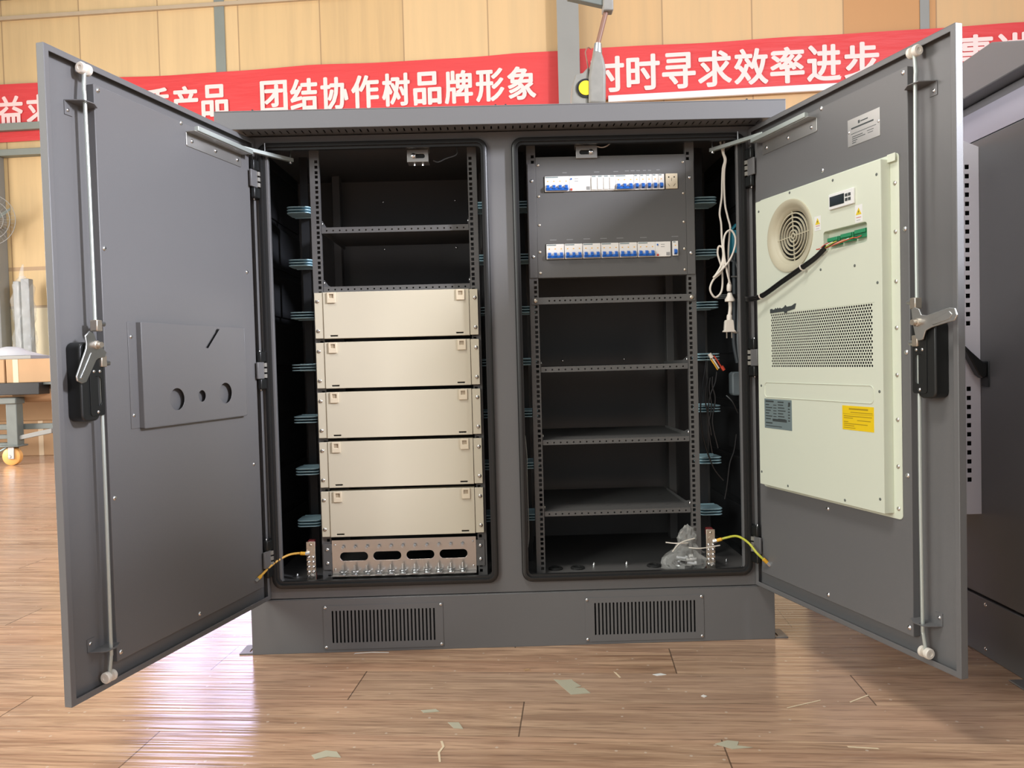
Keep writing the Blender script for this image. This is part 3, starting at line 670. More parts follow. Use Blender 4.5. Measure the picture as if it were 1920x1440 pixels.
# ------------------------------------------------------------------ beige blanking panels
def blank(zc, label, first=[None]):
    Mx = Matrix.Translation((-.3245, .05, zc))
    if first[0]: return dup(first[0], Mx, label, 'beige blanking panels in the left bay')
    r = thing('blanking_panel', label, 'panel', Mx, 'beige blanking panels in the left bay'); F = Mx
    h = .0685
    cv = MB(F).plate(rect(-.2155, .2155, -h, h), [rect(-.197, -.175, -h+.006, -h+.010), rect(.175, .197, -h+.006, -h+.010)], XZ, -.012, -.010)
    cv.box(-.2155, .2155, -.010, .02, h-.002, h).box(-.2155, .2155, -.010, .02, -h, -h+.002).box(-.2155, -.2135, -.010, .02, -h+.002, h-.002).box(.2135, .2155, -.010, .02, -h+.002, h-.002)
    cv.build('cover', 'beige', r, bevel=.0012)
    for s in (-1, 1):
        MB(F).box(min(s*.2165, s*.2415), max(s*.2165, s*.2415), -.0095, .0035, -h+.001, h-.001).build('ear', 'beige', r, bevel=.001)
        lt = MB(F).plate(rect(s*.1905-.0125, s*.1905+.0125, h-.032, h-.0005), [rrect(s*.1905-.0065, s*.1905+.0065, h-.018, h-.006, .001)], XZ, -.0165, -.012)
        lo = lt.build('latch', 'latch', r, bevel=.0008)
        MB(F).box(s*.1905-.0065, s*.1905+.0065, -.0135, -.012, h-.018, h-.006).build('latch_slide', 'latchd', lo)
        for dz in (.0425, -.0450):
            MB(F).dome((s*.2325, -.0095, dz), (0, -1, 0), .0058, .0035).build('screw', 'steel', r)
    return r
names = ['topmost of the five stacked panels, below the perforated shelf', 'second from the top of the stack of five', 'middle one of the stack of five', 'second from the bottom of the stack of five', 'lowest of the stack, just above the steel clamp plate']
for i, nm in enumerate(names): blank(.9925-i*.1478, 'beige rack blanking panel, ' + nm)

# ------------------------------------------------------------------ cable clamp plate
ccM = Matrix.Translation((-.325, .06, .27)); cc = thing('cable_clamp_plate', 'stainless cable clamp plate with four oblong holes under the beige panels', 'bracket', ccM)
pl = MB().plate(rect(-.5415, -.1085, .2185, .3205), [rrect(-.517+i*.0995, -.434+i*.0995, .257, .283, .0125, 8) for i in range(4)] , XZ, .052, .054)
pl.box(-.5415, -.1085, .026, .052, .2165, .2185)
pl.build('plate', 'steel', cc, bevel=.0006)
for s in (-1, 1):
    x = -.325 + s*.2295; MB().box(x-.0125, x+.0125, .0505, .054, .232, .310).build('mounting_ear', 'paint_shade', cc, bevel=.0006)
    for z in (.252, .293): MB().dome((x, .0505, z), (0, -1, 0), .0055).build('screw', 'screw', cc)
    for z in (.232, .306): MB().dome((-.325+s*.207, .052, z), (0, -1, 0), .003).build('screw', 'screw', cc)
for i in range(11):
    x = -.507+i*.0358
    MB().cyl((x, .052, .299), (x, .030, .300), .003, 8).lathe((x, .048, .299), (0, -1, 0), [(.006, 0), (.006, .005)], 6).build('stud', 'zinc', cc)
    st = MB().cyl((x, .036, .222), (x, .036, .248), .0028, 8).lathe((x, .036, .2185), (0, 0, 1), [(.0065, 0), (.0065, .006)], 6)
    st.tube([(x-.009, .050, .226), (x-.010, .038, .229), (x-.006, .026, .230), (x, .023, .230), (x+.006, .026, .230), (x+.010, .038, .229), (x+.009, .050, .226)], .0022, 6).box(x-.009, x+.009, .020, .036, .2195, .2225)
    st.build('cable_clamp', 'zinc', cc)

# ------------------------------------------------------------------ shelves
def shelf(x0, x1, z1, lip, y1, label, slots=False, wings=True):
    cx = (x0+x1)/2; r = thing('rack_shelf', label, 'shelf', Matrix.Translation((cx, .06, z1-lip)), 'perforated rack shelves')
    nh = 22; hp = (x1-x0-.03)/(nh-1)
    MB().plate(rect(x0, x1, z1-lip, z1), [circ(x0+.015+i*hp, z1-lip*.55, .0026, 10) for i in range(nh)], XZ, .058, .060).build('front_lip', 'paint_shade', r)
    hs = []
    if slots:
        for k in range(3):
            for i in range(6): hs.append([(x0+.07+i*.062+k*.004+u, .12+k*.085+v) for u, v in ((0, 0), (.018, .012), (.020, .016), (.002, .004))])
    MB().plate(rect(x0, x1, .060, y1), hs, XY, z1-.0025, z1-.001).build('tray', 'paint_shade', r)
    if wings:
        for s, x in ((-1, x0), (1, x1)):
            hh = [circ(.075+i*.0165, z1+.004+i*.0008, .0022, 8) for i in range(16)]
            w = MB().plate([(.0605, z1-lip), (.40, z1-lip), (.40, z1+.006), (.12, z1+.010), (.072, z1+.020), (.0605, z1+.020)], [], lambda u, v, q: (q, u, v), min(x, x-s*.0015), max(x, x-s*.0015))
            w.build('side_wing', 'paint_shade', r)
            MB().dome((x-s*.002, .066, z1+.012), (-s, -.6, 0), .0045).build('screw', 'screw', r)
    return r
shelf(-.5415, -.1045, 1.2546, .0173, .42, 'perforated grey rack shelf high in the left bay, nothing on it')
shelf(-.5415, -.1045, 1.0790, .0160, .42, 'perforated grey rack shelf directly above the beige panels in the left bay')
shelf(.0995, .5425, .8235, .0165, .46, 'perforated grey rack shelf, upper of three in the right bay')
shelf(.0995, .5425, .6035, .0150, .46, 'perforated grey rack shelf, middle of three in the right bay')
shelf(.0995, .5425, .3875, .0150, .46, 'slotted grey rack shelf, lowest of three in the right bay', slots=True)
cbm = thing('cross_bar', 'flat perforated grey bar screwed across the right rack below the breaker panel', 'bar', (.3205, .05, 1.01))
MB().plate(rect(.076, .567, 1.0100, 1.0305), [circ(.130+i*.0157, 1.0200, .0026, 10) for i in range(26)], XZ, .0505, .0535).build('bar', 'paint_shade', cbm, bevel=.0005)
for x in (.0885, .556): MB().dome((x, .0505, 1.0205), (0, -1, 0), .0065).build('screw', 'brass', cbm)

# ------------------------------------------------------------------ breaker panel
bp = thing('breaker_panel', 'dark grey distribution panel with two rows of breakers in the right bay', 'panel', (.3215, .06, 1.0885))
PY = .0515
pm = MB().plate(rect(.0985, .5445, 1.0885, 1.4455), [rect(.1225, .4815, 1.3405, 1.3885), rect(.484, .520, 1.3430, 1.3885), rect(.1225, .4960, 1.1415, 1.1885), rect(.5000, .5180, 1.1440, 1.1900)], XZ, PY, PY+.002)
pm.box(.0985, .5445, PY+.002, PY+.03, 1.0885, 1.0905).box(.0985, .5445, PY+.002, PY+.03, 1.4435, 1.4455).box(.0985, .1005, PY+.002, PY+.03, 1.0905, 1.4435).box(.5425, .5445, PY+.002, PY+.03, 1.0905, 1.4435)
pm.build('faceplate', 'paint_shade', bp, bevel=.0008)
for xa, xb in ((.0745, .0982), (.5448, .5685)):
    er = MB().box(xa, xb, .0508, .0530, 1.0890, 1.4270).build('mounting_ear', 'paint_shade', bp, bevel=.0006)
    for z in (1.376, 1.152): MB().dome(((xa+xb)/2, .0508, z), (0, -1, 0), .0050).build('screw', 'screw', er)
MB().box(.11, .53, PY+.055, PY+.058, 1.10, 1.43).build('mounting_rail', 'dark', bp)
for x in (.106, .537):
    for z in (1.422, 1.330, 1.245, 1.165, 1.103): MB().dome((x, PY, z), (0, -1, 0), .0040).build('screw', 'brass', bp)
for a0, a1, z in ((.178, .191, 1.397), (.272, .288, 1.397), (.330, .344, 1.397), (.364, .376, 1.398), (.381, .393, 1.398), (.398, .409, 1.398), (.418, .427, 1.398), (.433, .442, 1.398), (.458, .468, 1.399),
                  (.136, .156, 1.199), (.186, .205, 1.199), (.236, .256, 1.200), (.286, .306, 1.200), (.335, .355, 1.200), (.405, .425, 1.200), (.459+.04, .479+.04, 1.201)):
    MB().box(a0, a1, PY-.0003, PY, z, z+.0024).build('caption_print', 'inkp', bp)
MODW = .0178
def breaker(x, z0, z1, poles, label, rcd=0, spd=False, joint=True, group='circuit breakers in the breaker panel', mods=None):
    w = poles*MODW; h = z1-z0
    r = thing('surge_protector' if spd else 'circuit_breaker', label, 'surge protector' if spd else 'circuit breaker', Matrix.Translation((x+w/2, PY, z0)), group)
    b = MB().box(x+.0003, x+w-.0003, PY-.0035, PY+.055, z0+.001, z1-.001)
    if spd:
        for i in range(poles): b.box(x+i*MODW+.001, x+(i+1)*MODW-.001, PY-.006, PY-.0035, z0+.004, z1-.008)
    b.build('body', 'white', r, bevel=.0008)
    if spd:
        for i in range(poles): MB().box(x+i*MODW+.003, x+(i+1)*MODW-.004, PY-.0039, PY-.0035, z1-.0055, z1-.0025).build('indicator', 'bluegrey', r)
        return r
    if not spd:
        t = MB()
        for i in range(poles):
            xc = x+(i+.5)*MODW; t.prism([(PY-.0035, z0+.004), (PY-.0130, z0+.008), (PY-.0130, z0+.017), (PY-.0035, z0+.021)], lambda u, v, q: (q, u, v), xc-.0042, xc+.0042)
        if joint: t.box(x+.003, x+w-.003, PY-.0105, PY-.0045, z0+.0035, z0+.0105)
        t.build('toggle', 'bluep', r, bevel=.0008)
        MB().box(x+.002, x+w*.55, PY-.0039, PY-.0035, z1-.0055, z1-.0025).build('maker_mark', 'bluegrey', r)
        for i in range(poles):
            xc = x+(i+.5)*MODW; MB().box(xc-.002, xc+.002, PY-.0038, PY-.0035, z0+.030, z0+.0325).build('pole_mark', 'orange', r)
    if rcd:
        xr = x+w; d = MB().box(xr, xr+rcd*MODW-.0003, PY-.0035, PY+.05, z0+.001, z1-.001)
        q = d.build('residual_current_module', 'white', r, bevel=.0008)
        MB().cyl((xr+.006, PY-.0035, z1-.010), (xr+.006, PY-.0055, z1-.010), .0024, 10).build('indicator', 'bluep', q)
        MB().box(xr+.003, xr+.009, PY-.006, PY-.0035, z0+.003, z0+.009).build('test_button', 'red', q, bevel=.0006)
        MB().box(xr+rcd*MODW-.0135, xr+rcd*MODW-.003, PY-.0042, PY-.0035, z0+.004, z0+.014).build('grey_button', 'satin', q)
        for k in range(2): MB().box(xr+.016, xr+.027, PY-.0038, PY-.0035, z1-.010-.007*k, z1-.0088-.007*k).build('print_line', 'inkp', q)
    return r
MODW = .0182
z0, z1 = 1.3415, 1.3885; x = .1245
breaker(x, z0, z1, 4, 'four-pole main circuit breaker with leakage module at the left end of the upper row', rcd=3.55); x += (4+3.55)*MODW
breaker(x, z0, z1, 4, 'white four-module surge protector without blue toggles in the upper row', spd=True); x += 4*MODW
breaker(x, z0, z1, 3, 'three-pole blue-toggled breaker right of the surge protector in the upper row'); x += 3*MODW
for i, nm in enumerate(('first', 'second', 'third', 'fourth', 'fifth')):
    breaker(x, z0, z1, 1, 'single-pole breaker with dark blue toggle, %s of five left of the white socket' % nm, joint=False); x += MODW
MODW = .0178
z0, z1 = 1.142, 1.1885; x = .1245
for i, nm in enumerate(('leftmost of the lower row', 'second from the left in the lower row', 'third from the left in the lower row', 'fourth from the left in the lower row', 'fifth from the left in the lower row')):
    breaker(x, z0, z1, 3, 'three-pole breaker with blue toggle bar, ' + nm); x += 3*MODW+.0010
breaker(x, z0, z1, 3, 'three-pole breaker with leakage module near the right end of the lower row', rcd=2.55)
breaker(.5003, z0+.002, z1+.001, 1, 'lone single-pole breaker in its own cutout at the right end of the lower row', joint=False)
so = thing('power_socket', 'white five-hole power socket at the right end of the upper breaker row', 'socket', (.502, PY, 1.343))
hs = [rect(.4915, .4955, 1.3755, 1.3795), rect(.5080, .5120, 1.3755, 1.3795), rect(.5012, .5026, 1.3655, 1.3745)]
for c, s in ((.4935, -1), (.5105, 1)): hs.append([(c-.0008-s*.003, 1.3500), (c+.0008-s*.003, 1.3500), (c+.0008+s*.003, 1.3580), (c-.0008+s*.003, 1.3580)])
MB().plate(rect(.4845, .5195, 1.3435, 1.3880), hs, XZ, PY-.004, PY-.001).box(.4845, .5195, PY-.001, PY+.03, 1.3435, 1.3880).build('face', 'latch', so, bevel=.0006)
MB().box(.489, .515, PY-.0012, PY-.0009, 1.348, 1.382).build('socket_inside', 'dark', so)

# ------------------------------------------------------------------ blue cable holders on the bay side walls
def holder(Mx, label, first=[None]):
    if first[0] is None:
        r = first[0] = thing('cable_holder', label, 'cable holder', Mx, 'light blue cable holders on the bay side walls'); F = Mx
        for k in range(3):
            o = rrect(-.036, .036, 0, .085, .016, 5)
            z = .0085*(k-1)
            MB(F).prism(o, XY, z-.0016, z+.0016).build('fin', 'clip', r, bevel=.0006)
        MB(F).box(-.030, .030, .078, .088, -.012, .012).build('base', 'clip', r, bevel=.002)
        return r
    return dup(first[0], Mx, label)
order = ('topmost', 'second from the top', 'third from the top', 'middle', 'third from the bottom', 'second from the bottom', 'lowest')
for cx, nm in ((-.6265, 'left wall of the left bay'), (-.0565, 'right wall of the left bay'), (.0560, 'left wall of the right bay'), (.6230, 'right wall of the right bay')):
    for k in range(7):
        holder(Matrix.Translation((cx, .12, 1.322-k*.1605)), 'light blue cable holder, %s, %s' % (order[k], nm))
# upright strips that carry the holders
for cx in (-.6265, -.0565, .0560, .6230): part(MB().box(cx-.012, cx+.012, .208, .214, ZF, ZC), 'holder_strip', 'insul')

# ------------------------------------------------------------------ door switches
def dswitch(cx, wide, label, bx):
    r = thing('door_switch', label, 'switch', (cx, .05, 1.44))
    MB().plate(rect(cx-.0315, cx+.0315, 1.4385, 1.4735), [rrect(cx-.021, cx+.021, 1.449, 1.462, .006)], XZ, .044, .046).box(cx-.0315, cx+.0315, .046, .09, 1.4385, 1.4405).box(cx-.0315, cx+.0315, .046, .09, 1.4735, 1.4755).box(cx-.0315, cx+.0315, .085, .09, 1.4755, ZC).build('bracket', 'satin', r, bevel=.0006)
    MB().lathe((cx+bx, .046, 1.4555), (0, -1, 0), [(.005, -.02), (.0085, 0), (.0085, .004), (.006, .009), (.002, .011)], 14).build('plunger', 'screw', r)
    MB().box(cx-.024, cx+.024, .050, .080, 1.444, 1.469).build('switch_body', 'blackp', r)
    for dx in (-.011, .013): MB().cyl((cx+dx, .062, 1.4385), (cx+dx, .062, 1.431), .003, 8).build('screw', 'screw', r)
    return r
d1 = dswitch(-.2485, 0, 'silver door switch bracket under the head of the left bay', -.012)
MB().tube([(-.205, .07, 1.448), (-.19, .07, 1.443), (-.165, .065, 1.452), (-.14, .06, 1.458), (-.132, .055, 1.466), (-.135, .06, 1.49)], .0022, 6).build('lead', 'conduit', d1)
d2 = dswitch(.2505, 0, 'silver door switch bracket under the head of the right bay', .013)
MB().tube([(.285, .07, 1.478), (.30, .07, 1.475), (.315, .065, 1.478), (.33, .06, 1.49)], .0022, 6).build('lead', 'satin', d2)

# ------------------------------------------------------------------ grounding bars and wires
def gbar(cx, z0, z1, label):
    r = thing('grounding_bar', label, 'busbar', (cx, .05, z0))
    MB().box(cx-.0135, cx+.0135, .046, .050, z0, z1).build('bar', 'brass', r, bevel=.0012)
    MB().box(cx-.010, cx+.010, .050, .075, z0-.004, z0+.02).box(cx-.010, cx+.010, .050, .075, z1-.02, z1+.002).build('insulator', 'darkred', r, bevel=.002)
    MB().dome((cx, .046, z1-.010), (0, -1, 0), .004).build('screw', 'brass', r)
    MB().lathe((cx, .046, z1-.028), (0, -1, 0), [(.0075, 0), (.0075, .005)], 6).build('bolt', 'brass', r)
    for i in range(5):
        for s in (-1, 1): MB().dome((cx+s*.0068, .046, z1-.046-i*.0145), (0, -1, 0), .0056, .006).build('screw', 'screw', r)
    MB().lathe((cx+.003, .046, z0+.014), (0, -1, 0), [(.0095, 0), (.0095, .006), (.005, .007), (.005, .012)], 6).build('bolt', 'steel', r)
    return r
gbar(-.6030, .203, .3195, 'tinned grounding bar with screws at the bottom left of the left bay')
gbar(.5975, .199, .3215, 'tinned grounding bar with screws at the bottom right of the right bay')
def gwire(pts, label, mt):
    r = thing('ground_wire', label, 'wire', pts[0]); MB().tube(pts, .0034, 8).build('wire', mt, r)
    for a, b, c in ((pts[0], pts[1], 0), (pts[-1], pts[-2], 1)):
        A = Vector(a); d = (Vector(b)-A).normalized()
        MB().lathe(A, d, [(.0035, 0), (.0052, .003), (.0052, .016), (.0036, .018)], 10).build('sleeve', 'orange', r)
        MB().lathe(A-d*.010, d, [(.006, 0), (.006, .012)], 8).build('lug', 'screw', r)
    return r
FL = door_frame(-1)[0]
e = FL @ Vector((.074, .006, .243)); gwire([(-.6150, .038, .2865), (-.640, .034, .2890), (-.668, .020, .286), (-.700, -.015, .270), tuple(e)], 'yellow ground wire from the left grounding bar to the left door', 'wirel')
e = FD @ Vector((.070, -.006, .246)); gwire([(.6120, .038, .2890), (.640, .030, .2990), (.666, .004, .3085), (.688, -.030, .2960), (.703, -.062, .272), tuple(e)], 'green and yellow ground wire from the right grounding bar to the right door', 'wire')

# ------------------------------------------------------------------ white power cord with two-pin plug
pc = thing('power_cable', 'white power cord with a two-pin plug hanging in a loop in the right bay', 'power cable', (.655, .05, .905))
Y = .05
cm = MB().tube([(.6500, Y, 1.478), (.6560, Y, 1.447), (.6620, Y, 1.424), (.6560, Y, 1.400), (.6530, Y, 1.36), (.6510, Y, 1.315), (.6440, Y, 1.268), (.6480, Y, 1.235), (.6490, Y, 1.19), (.6500, Y-.006, 1.155), (.6500, Y-.010, 1.120), (.6420, Y-.014, 1.092), (.6170, Y-.014, 1.068), (.6080, Y-.012, 1.040), (.6230, Y-.010, 1.0170), (.6430, Y-.006, 1.034), (.6490, Y, 1.075), (.6470, Y+.006, 1.112), (.6380, Y+.008, 1.148), (.6410, Y+.004, 1.170), (.6520, Y, 1.160), (.6470, Y-.006, 1.120), (.6300, Y-.012, 1.090), (.6170, Y-.016, 1.075)], .0030, 8)
cm.tube([(.6620, Y, 1.478), (.6580, Y-.004, 1.445), (.6640, Y-.004, 1.425), (.6590, Y-.004, 1.39), (.6590, Y, 1.34), (.6610, Y, 1.29), (.6680, Y, 1.255), (.6750, Y, 1.225), (.6730, Y+.004, 1.20), (.6690, Y+.004, 1.15), (.6680, Y, 1.10), (.6680, Y, 1.055)], .0030, 8)
cm.tube([(.6170, Y-.016, 1.075), (.6420, Y-.020, 1.098), (.6680, Y-.016, 1.128), (.6840, Y-.012, 1.165), (.6860, Y-.010, 1.195), (.6740, Y-.008, 1.215), (.6580, Y-.008, 1.205), (.6510, Y-.010, 1.175), (.6530, Y-.012, 1.13), (.6600, Y-.014, 1.085), (.6680, Y-.010, 1.058)], .0030, 8)
cm.build('cord', 'whitep', pc)
MB().lathe((.6680, Y-.004, 1.060), (-.05, 0, -1), [(.0045, 0), (.0075, .008), (.0075, .022), (.0055, .026)], 12).lathe((.6680, Y-.006, 1.030), (0, 0, -1), [(.0060, 0), (.0090, .010), (.0150, .020), (.0150, .026)], 12).tube([(.6680, Y-.006, 1.010), (.6690, Y-.006, .985), (.6660, Y-.006, .962)], .0055, 10).build('inline_coupler', 'whitep', pc)
pg = MB().lathe((.6660, Y-.006, .966), (-.02, 0, -1), [(.0055, 0), (.0080, .004), (.0085, .018)], 12)
pg.add([(.664+s*w, Y-.006+t*.008, z) for z, w in ((.949, .0105), (.944, .0125), (.919, .0145), (.916, .0185), (.913, .0185)) for s, t in ((-1, -1), (1, -1), (1, 1), (-1, 1))], [(j*4+i, j*4+(i+1) % 4, (j+1)*4+(i+1) % 4, (j+1)*4+i) for j in range(4) for i in range(4)] + [(0, 1, 2, 3), (16, 17, 18, 19)])
pg.build('plug', 'whitep', pc, bevel=.0012)
for s in (-1, 1): MB().box(.664+s*.0075-.0016, .664+s*.0075+.0016, Y-.007, Y-.005, .895, .913).build('pin', 'brass', pc)
tie = MB().tube([(.6780, Y, .9125), (.688, Y, .9105), (.700, Y+.02, .914)], .0018, 6).build('cable_tie', 'whitep', pc)

# ------------------------------------------------------------------ grey conduits, junction box, cable bundle, blue clip
gc = thing('conduit', 'dark grey flexible conduits with a square junction box beside the right frame edge', 'conduit', (.71, .15, .78))
for k, ox in enumerate((0, .013)):
    MB().tube([(.722-ox*.4, .16, 1.160), (.716-ox, .15, 1.145), (.712+ox, .145, 1.115), (.712+ox, .145, 1.03), (.709+ox, .145, .93), (.708+ox, .145, .88), (.718+ox*.5, .145, .82)], .0058, 8).build('hose', 'conduit', gc)
MB().prism(rrect(.695, .735, .718, .792, .010), XZ, .125, .165).build('junction_box', 'boxgrey', gc, bevel=.004)
for z in (1.085, .914): MB().box(.700, .728, .135, .137, z, z+.004).build('cable_tie', 'satin', gc)
tl = thing('cable_loom', 'coil of thin black cables with red and white connectors in the right bay', 'cable', (.64, .1, .55))
lm = MB(); L = [[(.618, .13, .842), (.606, .11, .80), (.592, .10, .73), (.588, .10, .66), (.598, .10, .58), (.625, .10, .50), (.655, .10, .46)],
     [(.640, .10, .795), (.634, .10, .76), (.618, .10, .72), (.611, .10, .66), (.614, .10, .60), (.622, .10, .545)],
     [(.612, .10, .775), (.606, .10, .745), (.604, .10, .70), (.612, .10, .66), (.620, .10, .60)],
     [(.620, .10, .777), (.616, .10, .74), (.622, .10, .69), (.612, .10, .63), (.610, .10, .57)],
     [(.627, .10, .780), (.626, .10, .75), (.634, .10, .71), (.624, .10, .64), (.640, .10, .56)],
     [(.674, .12, .72), (.690, .11, .70), (.706, .11, .665)], [(.700, .11, .60), (.692, .11, .55), (.678, .11, .51), (.668, .11, .44), (.660, .11, .40)]]
for q in L: lm.tube(q, .0024, 6)
lm.build('cables', 'black', tl)
A = Vector((.622, .085, .838)); B = Vector((.643, .085, .805)); dd = (B-A)
for k, (mt, o) in enumerate((('red', .006), ('whitep', .0), ('orange', -.004))): MB().tube([A+Vector((o, 0, o)), A+dd*.5+Vector((o, -.002, o)), B+Vector((o, 0, o))], .0022, 6).build('connector_wire', mt, tl)
MB().lathe(A, -dd, [(.006, 0), (.006, .014)], 8).build('connector', 'whitep', tl)
MB().lathe(B+Vector((.008, 0, .006)), dd, [(.005, 0), (.005, .014)], 8).build('connector', 'red', tl)
bc = MB().box(.7140, .7340, .16, .20, 1.155, 1.235).add([(.712, .16, 1.230), (.734, .16, 1.250), (.734, .2, 1.250), (.712, .2, 1.230), (.712, .16, 1.238), (.734, .16, 1.262), (.734, .2, 1.262), (.712, .2, 1.238)], [(0, 1, 2, 3), (4, 5, 6, 7), (0, 1, 5, 4), (1, 2, 6, 5), (2, 3, 7, 6), (3, 0, 4, 7)])
tag(bc.build('plastic_clip', 'teal', bevel=.003, loc=(.724, .18, 1.155)), 'bright teal plastic piece behind the white cord by the right frame edge', 'clip')
lead = MB().tube([(.046, .05, .62), (.050, .045, .56), (.049, .04, .50), (.050, .04, .34), (.046, .035, .29), (.034, .03, .255), (.027, .03, .240)], .0022, 6)
tag(lead.build('ground_lead', 'satin', loc=(.046, .04, .4)), 'thin pale lead running down the left edge of the right bay', 'wire')

# ------------------------------------------------------------------ bag of bolts on the cabinet floor
bgm = MB(); cx, cy = .520, .062; NL, NR = 14, 22
prof = [(.050, .0), (.062, .008), (.060, .020), (.052, .034), (.042, .048), (.033, .060), (.027, .070), (.024, .080), (.027, .092), (.026, .104), (.021, .114), (.016, .124), (.011, .132)]
vs = []; fs = []
for j, (r, h) in enumerate(prof):
    for i in range(NR):
        t = 2*PI*i/NR; k = 1+.62*noise.noise((math.cos(t)*2.6, math.sin(t)*2.6, j*.75+3)); kk = 1+.10*noise.noise((math.cos(t)*2, math.sin(t)*2, j*.9))*(j > 0)
        vs.append((cx+.012*j/len(prof)*1.5+math.cos(t)*r*k*1.05, cy+math.sin(t)*r*k*.62, ZF+.001+h*kk))
for j in range(len(prof)-1):
    for i in range(NR): fs.append((j*NR+i, j*NR+(i+1) % NR, (j+1)*NR+(i+1) % NR, (j+1)*NR+i))
fs.append(tuple(range(NR)))
bgm.add(vs, fs); bg = thing('plastic_bag', 'clear plastic bag of bolts tied with cable ties on the right bay floor', 'bag', (cx, cy, ZF+.001))
bgm.build('film', 'bag', bg, angle=4)
MB().tube([(.463, .05, .2855), (.490, .03, .2865), (.525, .028, .2875)], .0018, 6).tube([(.478, .03, .262), (.500, .02, .290), (.545, .03, .300)], .0018, 6).tube([(.525, .02, .275), (.560, .01, .2745), (.618, .02, .279)], .0018, 6).build('cable_tie', 'whitep', bg)
for i, (bx, by, an) in enumerate(((.482, .048, .5), (.500, .070, 1.3), (.522, .050, .1), (.546, .056, .4), (.510, .034, 2.2), (.532, .070, 2.8), (.478, .066, -.6), (.552, .040, 2.9), (.496, .040, -1.0))):
    d = Vector((math.cos(an), math.sin(an), .10)).normalized(); P = Vector((bx, by, ZF+.011+.009*(i % 3)))
    bo = MB().lathe(P, d, [(.0092, 0), (.0092, .007)], 6).lathe(P+d*.007, d, [(.0046, 0), (.0046, .026)], 10)
    tag(bo.build('bolt', 'screw', loc=tuple(P)), 'zinc hexagon bolt inside the clear plastic bag on the cabinet floor', 'bolt', 'bolts in the plastic bag')

# ------------------------------------------------------------------ scraps on the floor
def scrap(poly, label, mt='scrap', name='tape_scrap', cat='scrap'):
    c = (sum(p[0] for p in poly)/len(poly), sum(p[1] for p in poly)/len(poly), .0)
    tag(MB().prism(poly, XY, .0003, .0012).build(name, mt, loc=c), label, cat)
scrap([(.098, -.243), (.115, -.250), (.145, -.248), (.150, -.262), (.166, -.292), (.148, -.300), (.172, -.303), (.185, -.335), (.135, -.340), (.118, -.296)], 'largest pale torn tape scrap on the floor in front of the cabinet')
scrap([(-.166, -.470), (-.140, -.472), (-.128, -.505), (-.150, -.500)], 'small pale tape scrap on the floor left of a plank joint')
scrap([(-.236, -.402), (-.200, -.398), (-.190, -.412), (-.228, -.416)], 'thin pale tape sliver on the floor below the left grille')
scrap([(-.452, -.604), (-.425, -.585), (-.400, -.592), (-.385, -.618), (-.415, -.612), (-.440, -.622)], 'pale paper scrap on the floor at the bottom left of the picture')
scrap([(.424, -.612), (.455, -.598), (.478, -.605), (.470, -.622), (.500, -.632), (.455, -.636)], 'greyish worn tape patch on the floor at the lower right')
scrap([(.700, -.640), (.760, -.652), (.762, -.656), (.701, -.645)], 'pale wood splinter on the floor at the lower right', 'wood', 'wood_splinter', 'splinter')
scrap([(.640, -.45), (.735, -.415), (.736, -.418), (.641, -.4535)], 'long pale wood splinter on the floor right of centre', 'wood', 'wood_splinter', 'splinter')
scrap([(-1.42, .20), (-1.33, .265), (-1.328, .260), (-1.418, .194)], 'pale straw on the floor left of the open left door', 'wood', 'straw', 'splinter')
scrap([(-1.33, .02), (-1.24, .085), (-1.238, .080), (-1.328, .014)], 'second pale straw on the floor nearer the left door', 'wood', 'straw', 'splinter')
scrap([(-.47, -.012), (-.42, -.006), (-.37, -.013), (-.37, -.016), (-.42, -.010), (-.47, -.016)], 'white paper sliver under the left grille', 'white', 'paper_sliver', 'scrap')

scrap([(.455, -.372), (.463, -.365), (.470, -.374), (.462, -.381)], 'tiny white chip on the floor below the right grille', 'white', 'paint_chip', 'chip')
scrap([(.362, -.232), (.385, -.226), (.398, -.236), (.372, -.241)], 'small pale paper scrap on the floor just below the right grille', 'lbl')
scrap([(.262, -.205), (.268, -.212), (.276, -.245), (.272, -.246), (.264, -.214)], 'thin curled shaving on the floor between the large tape scrap and the right grille', 'wood', 'shaving', 'shaving')
scrap([(-.176, -.560), (-.170, -.585), (-.178, -.610), (-.172, -.650), (-.168, -.650), (-.173, -.611), (-.165, -.585), (-.171, -.560)], 'long curled shaving on the floor near the bottom edge, left of centre', 'wood', 'shaving', 'shaving')
scrap([(.800, -.43), (.86, -.395), (.861, -.399), (.801, -.434)], 'pale wood splinter on the floor in front of the right door', 'wood', 'wood_splinter', 'splinter')
scrap([(.02, -.170), (.035, -.166), (.040, -.176), (.024, -.180)], 'small brownish paper scrap on the floor under the middle of the plinth', 'card')

# ------------------------------------------------------------------ second cabinet at the right
X0 = 1.29
Y0, Y1 = -.44, 1.1
c2 = thing('equipment_cabinet', 'second dark grey equipment cabinet at the right edge, seen from its door side', 'cabinet', (1.6, .3, 0))
def part2(mb, name, mt='paint', parent=c2, **k): return mb.build(name, mt, parent, **k)
part2(MB().box(X0-.002, 2.1, Y0, Y1, 0, .1585).box(X0-.045, X0, -.42, -.34, 0, .004), 'plinth', bevel=.003)
part2(MB().box(X0+.02, 2.1, Y0, Y1, .1585, 1.522), 'body', bevel=.003)
d2_ = part2(MB().box(X0, X0+.02, Y0+.02, Y1-.02, .1640, 1.4100), 'door', bevel=.004)
part2(MB().prism([(X0+.016, 1.498), (X0+.002, 1.4120), (X0+.06, 1.4120), (X0+.06, 1.498)], lambda u, v, w: (u, w, v), Y0, Y1), 'head_band', 'bandlit')
part2(MB().prism([(Y1+.08, 1.5245), (Y1+.08, 1.588), (-.268, 1.629), (-.520, 1.5370), (-.520, 1.5245)], lambda u, v, w: (w, u, v), X0-.03, 2.15), 'roof', bevel=.003)
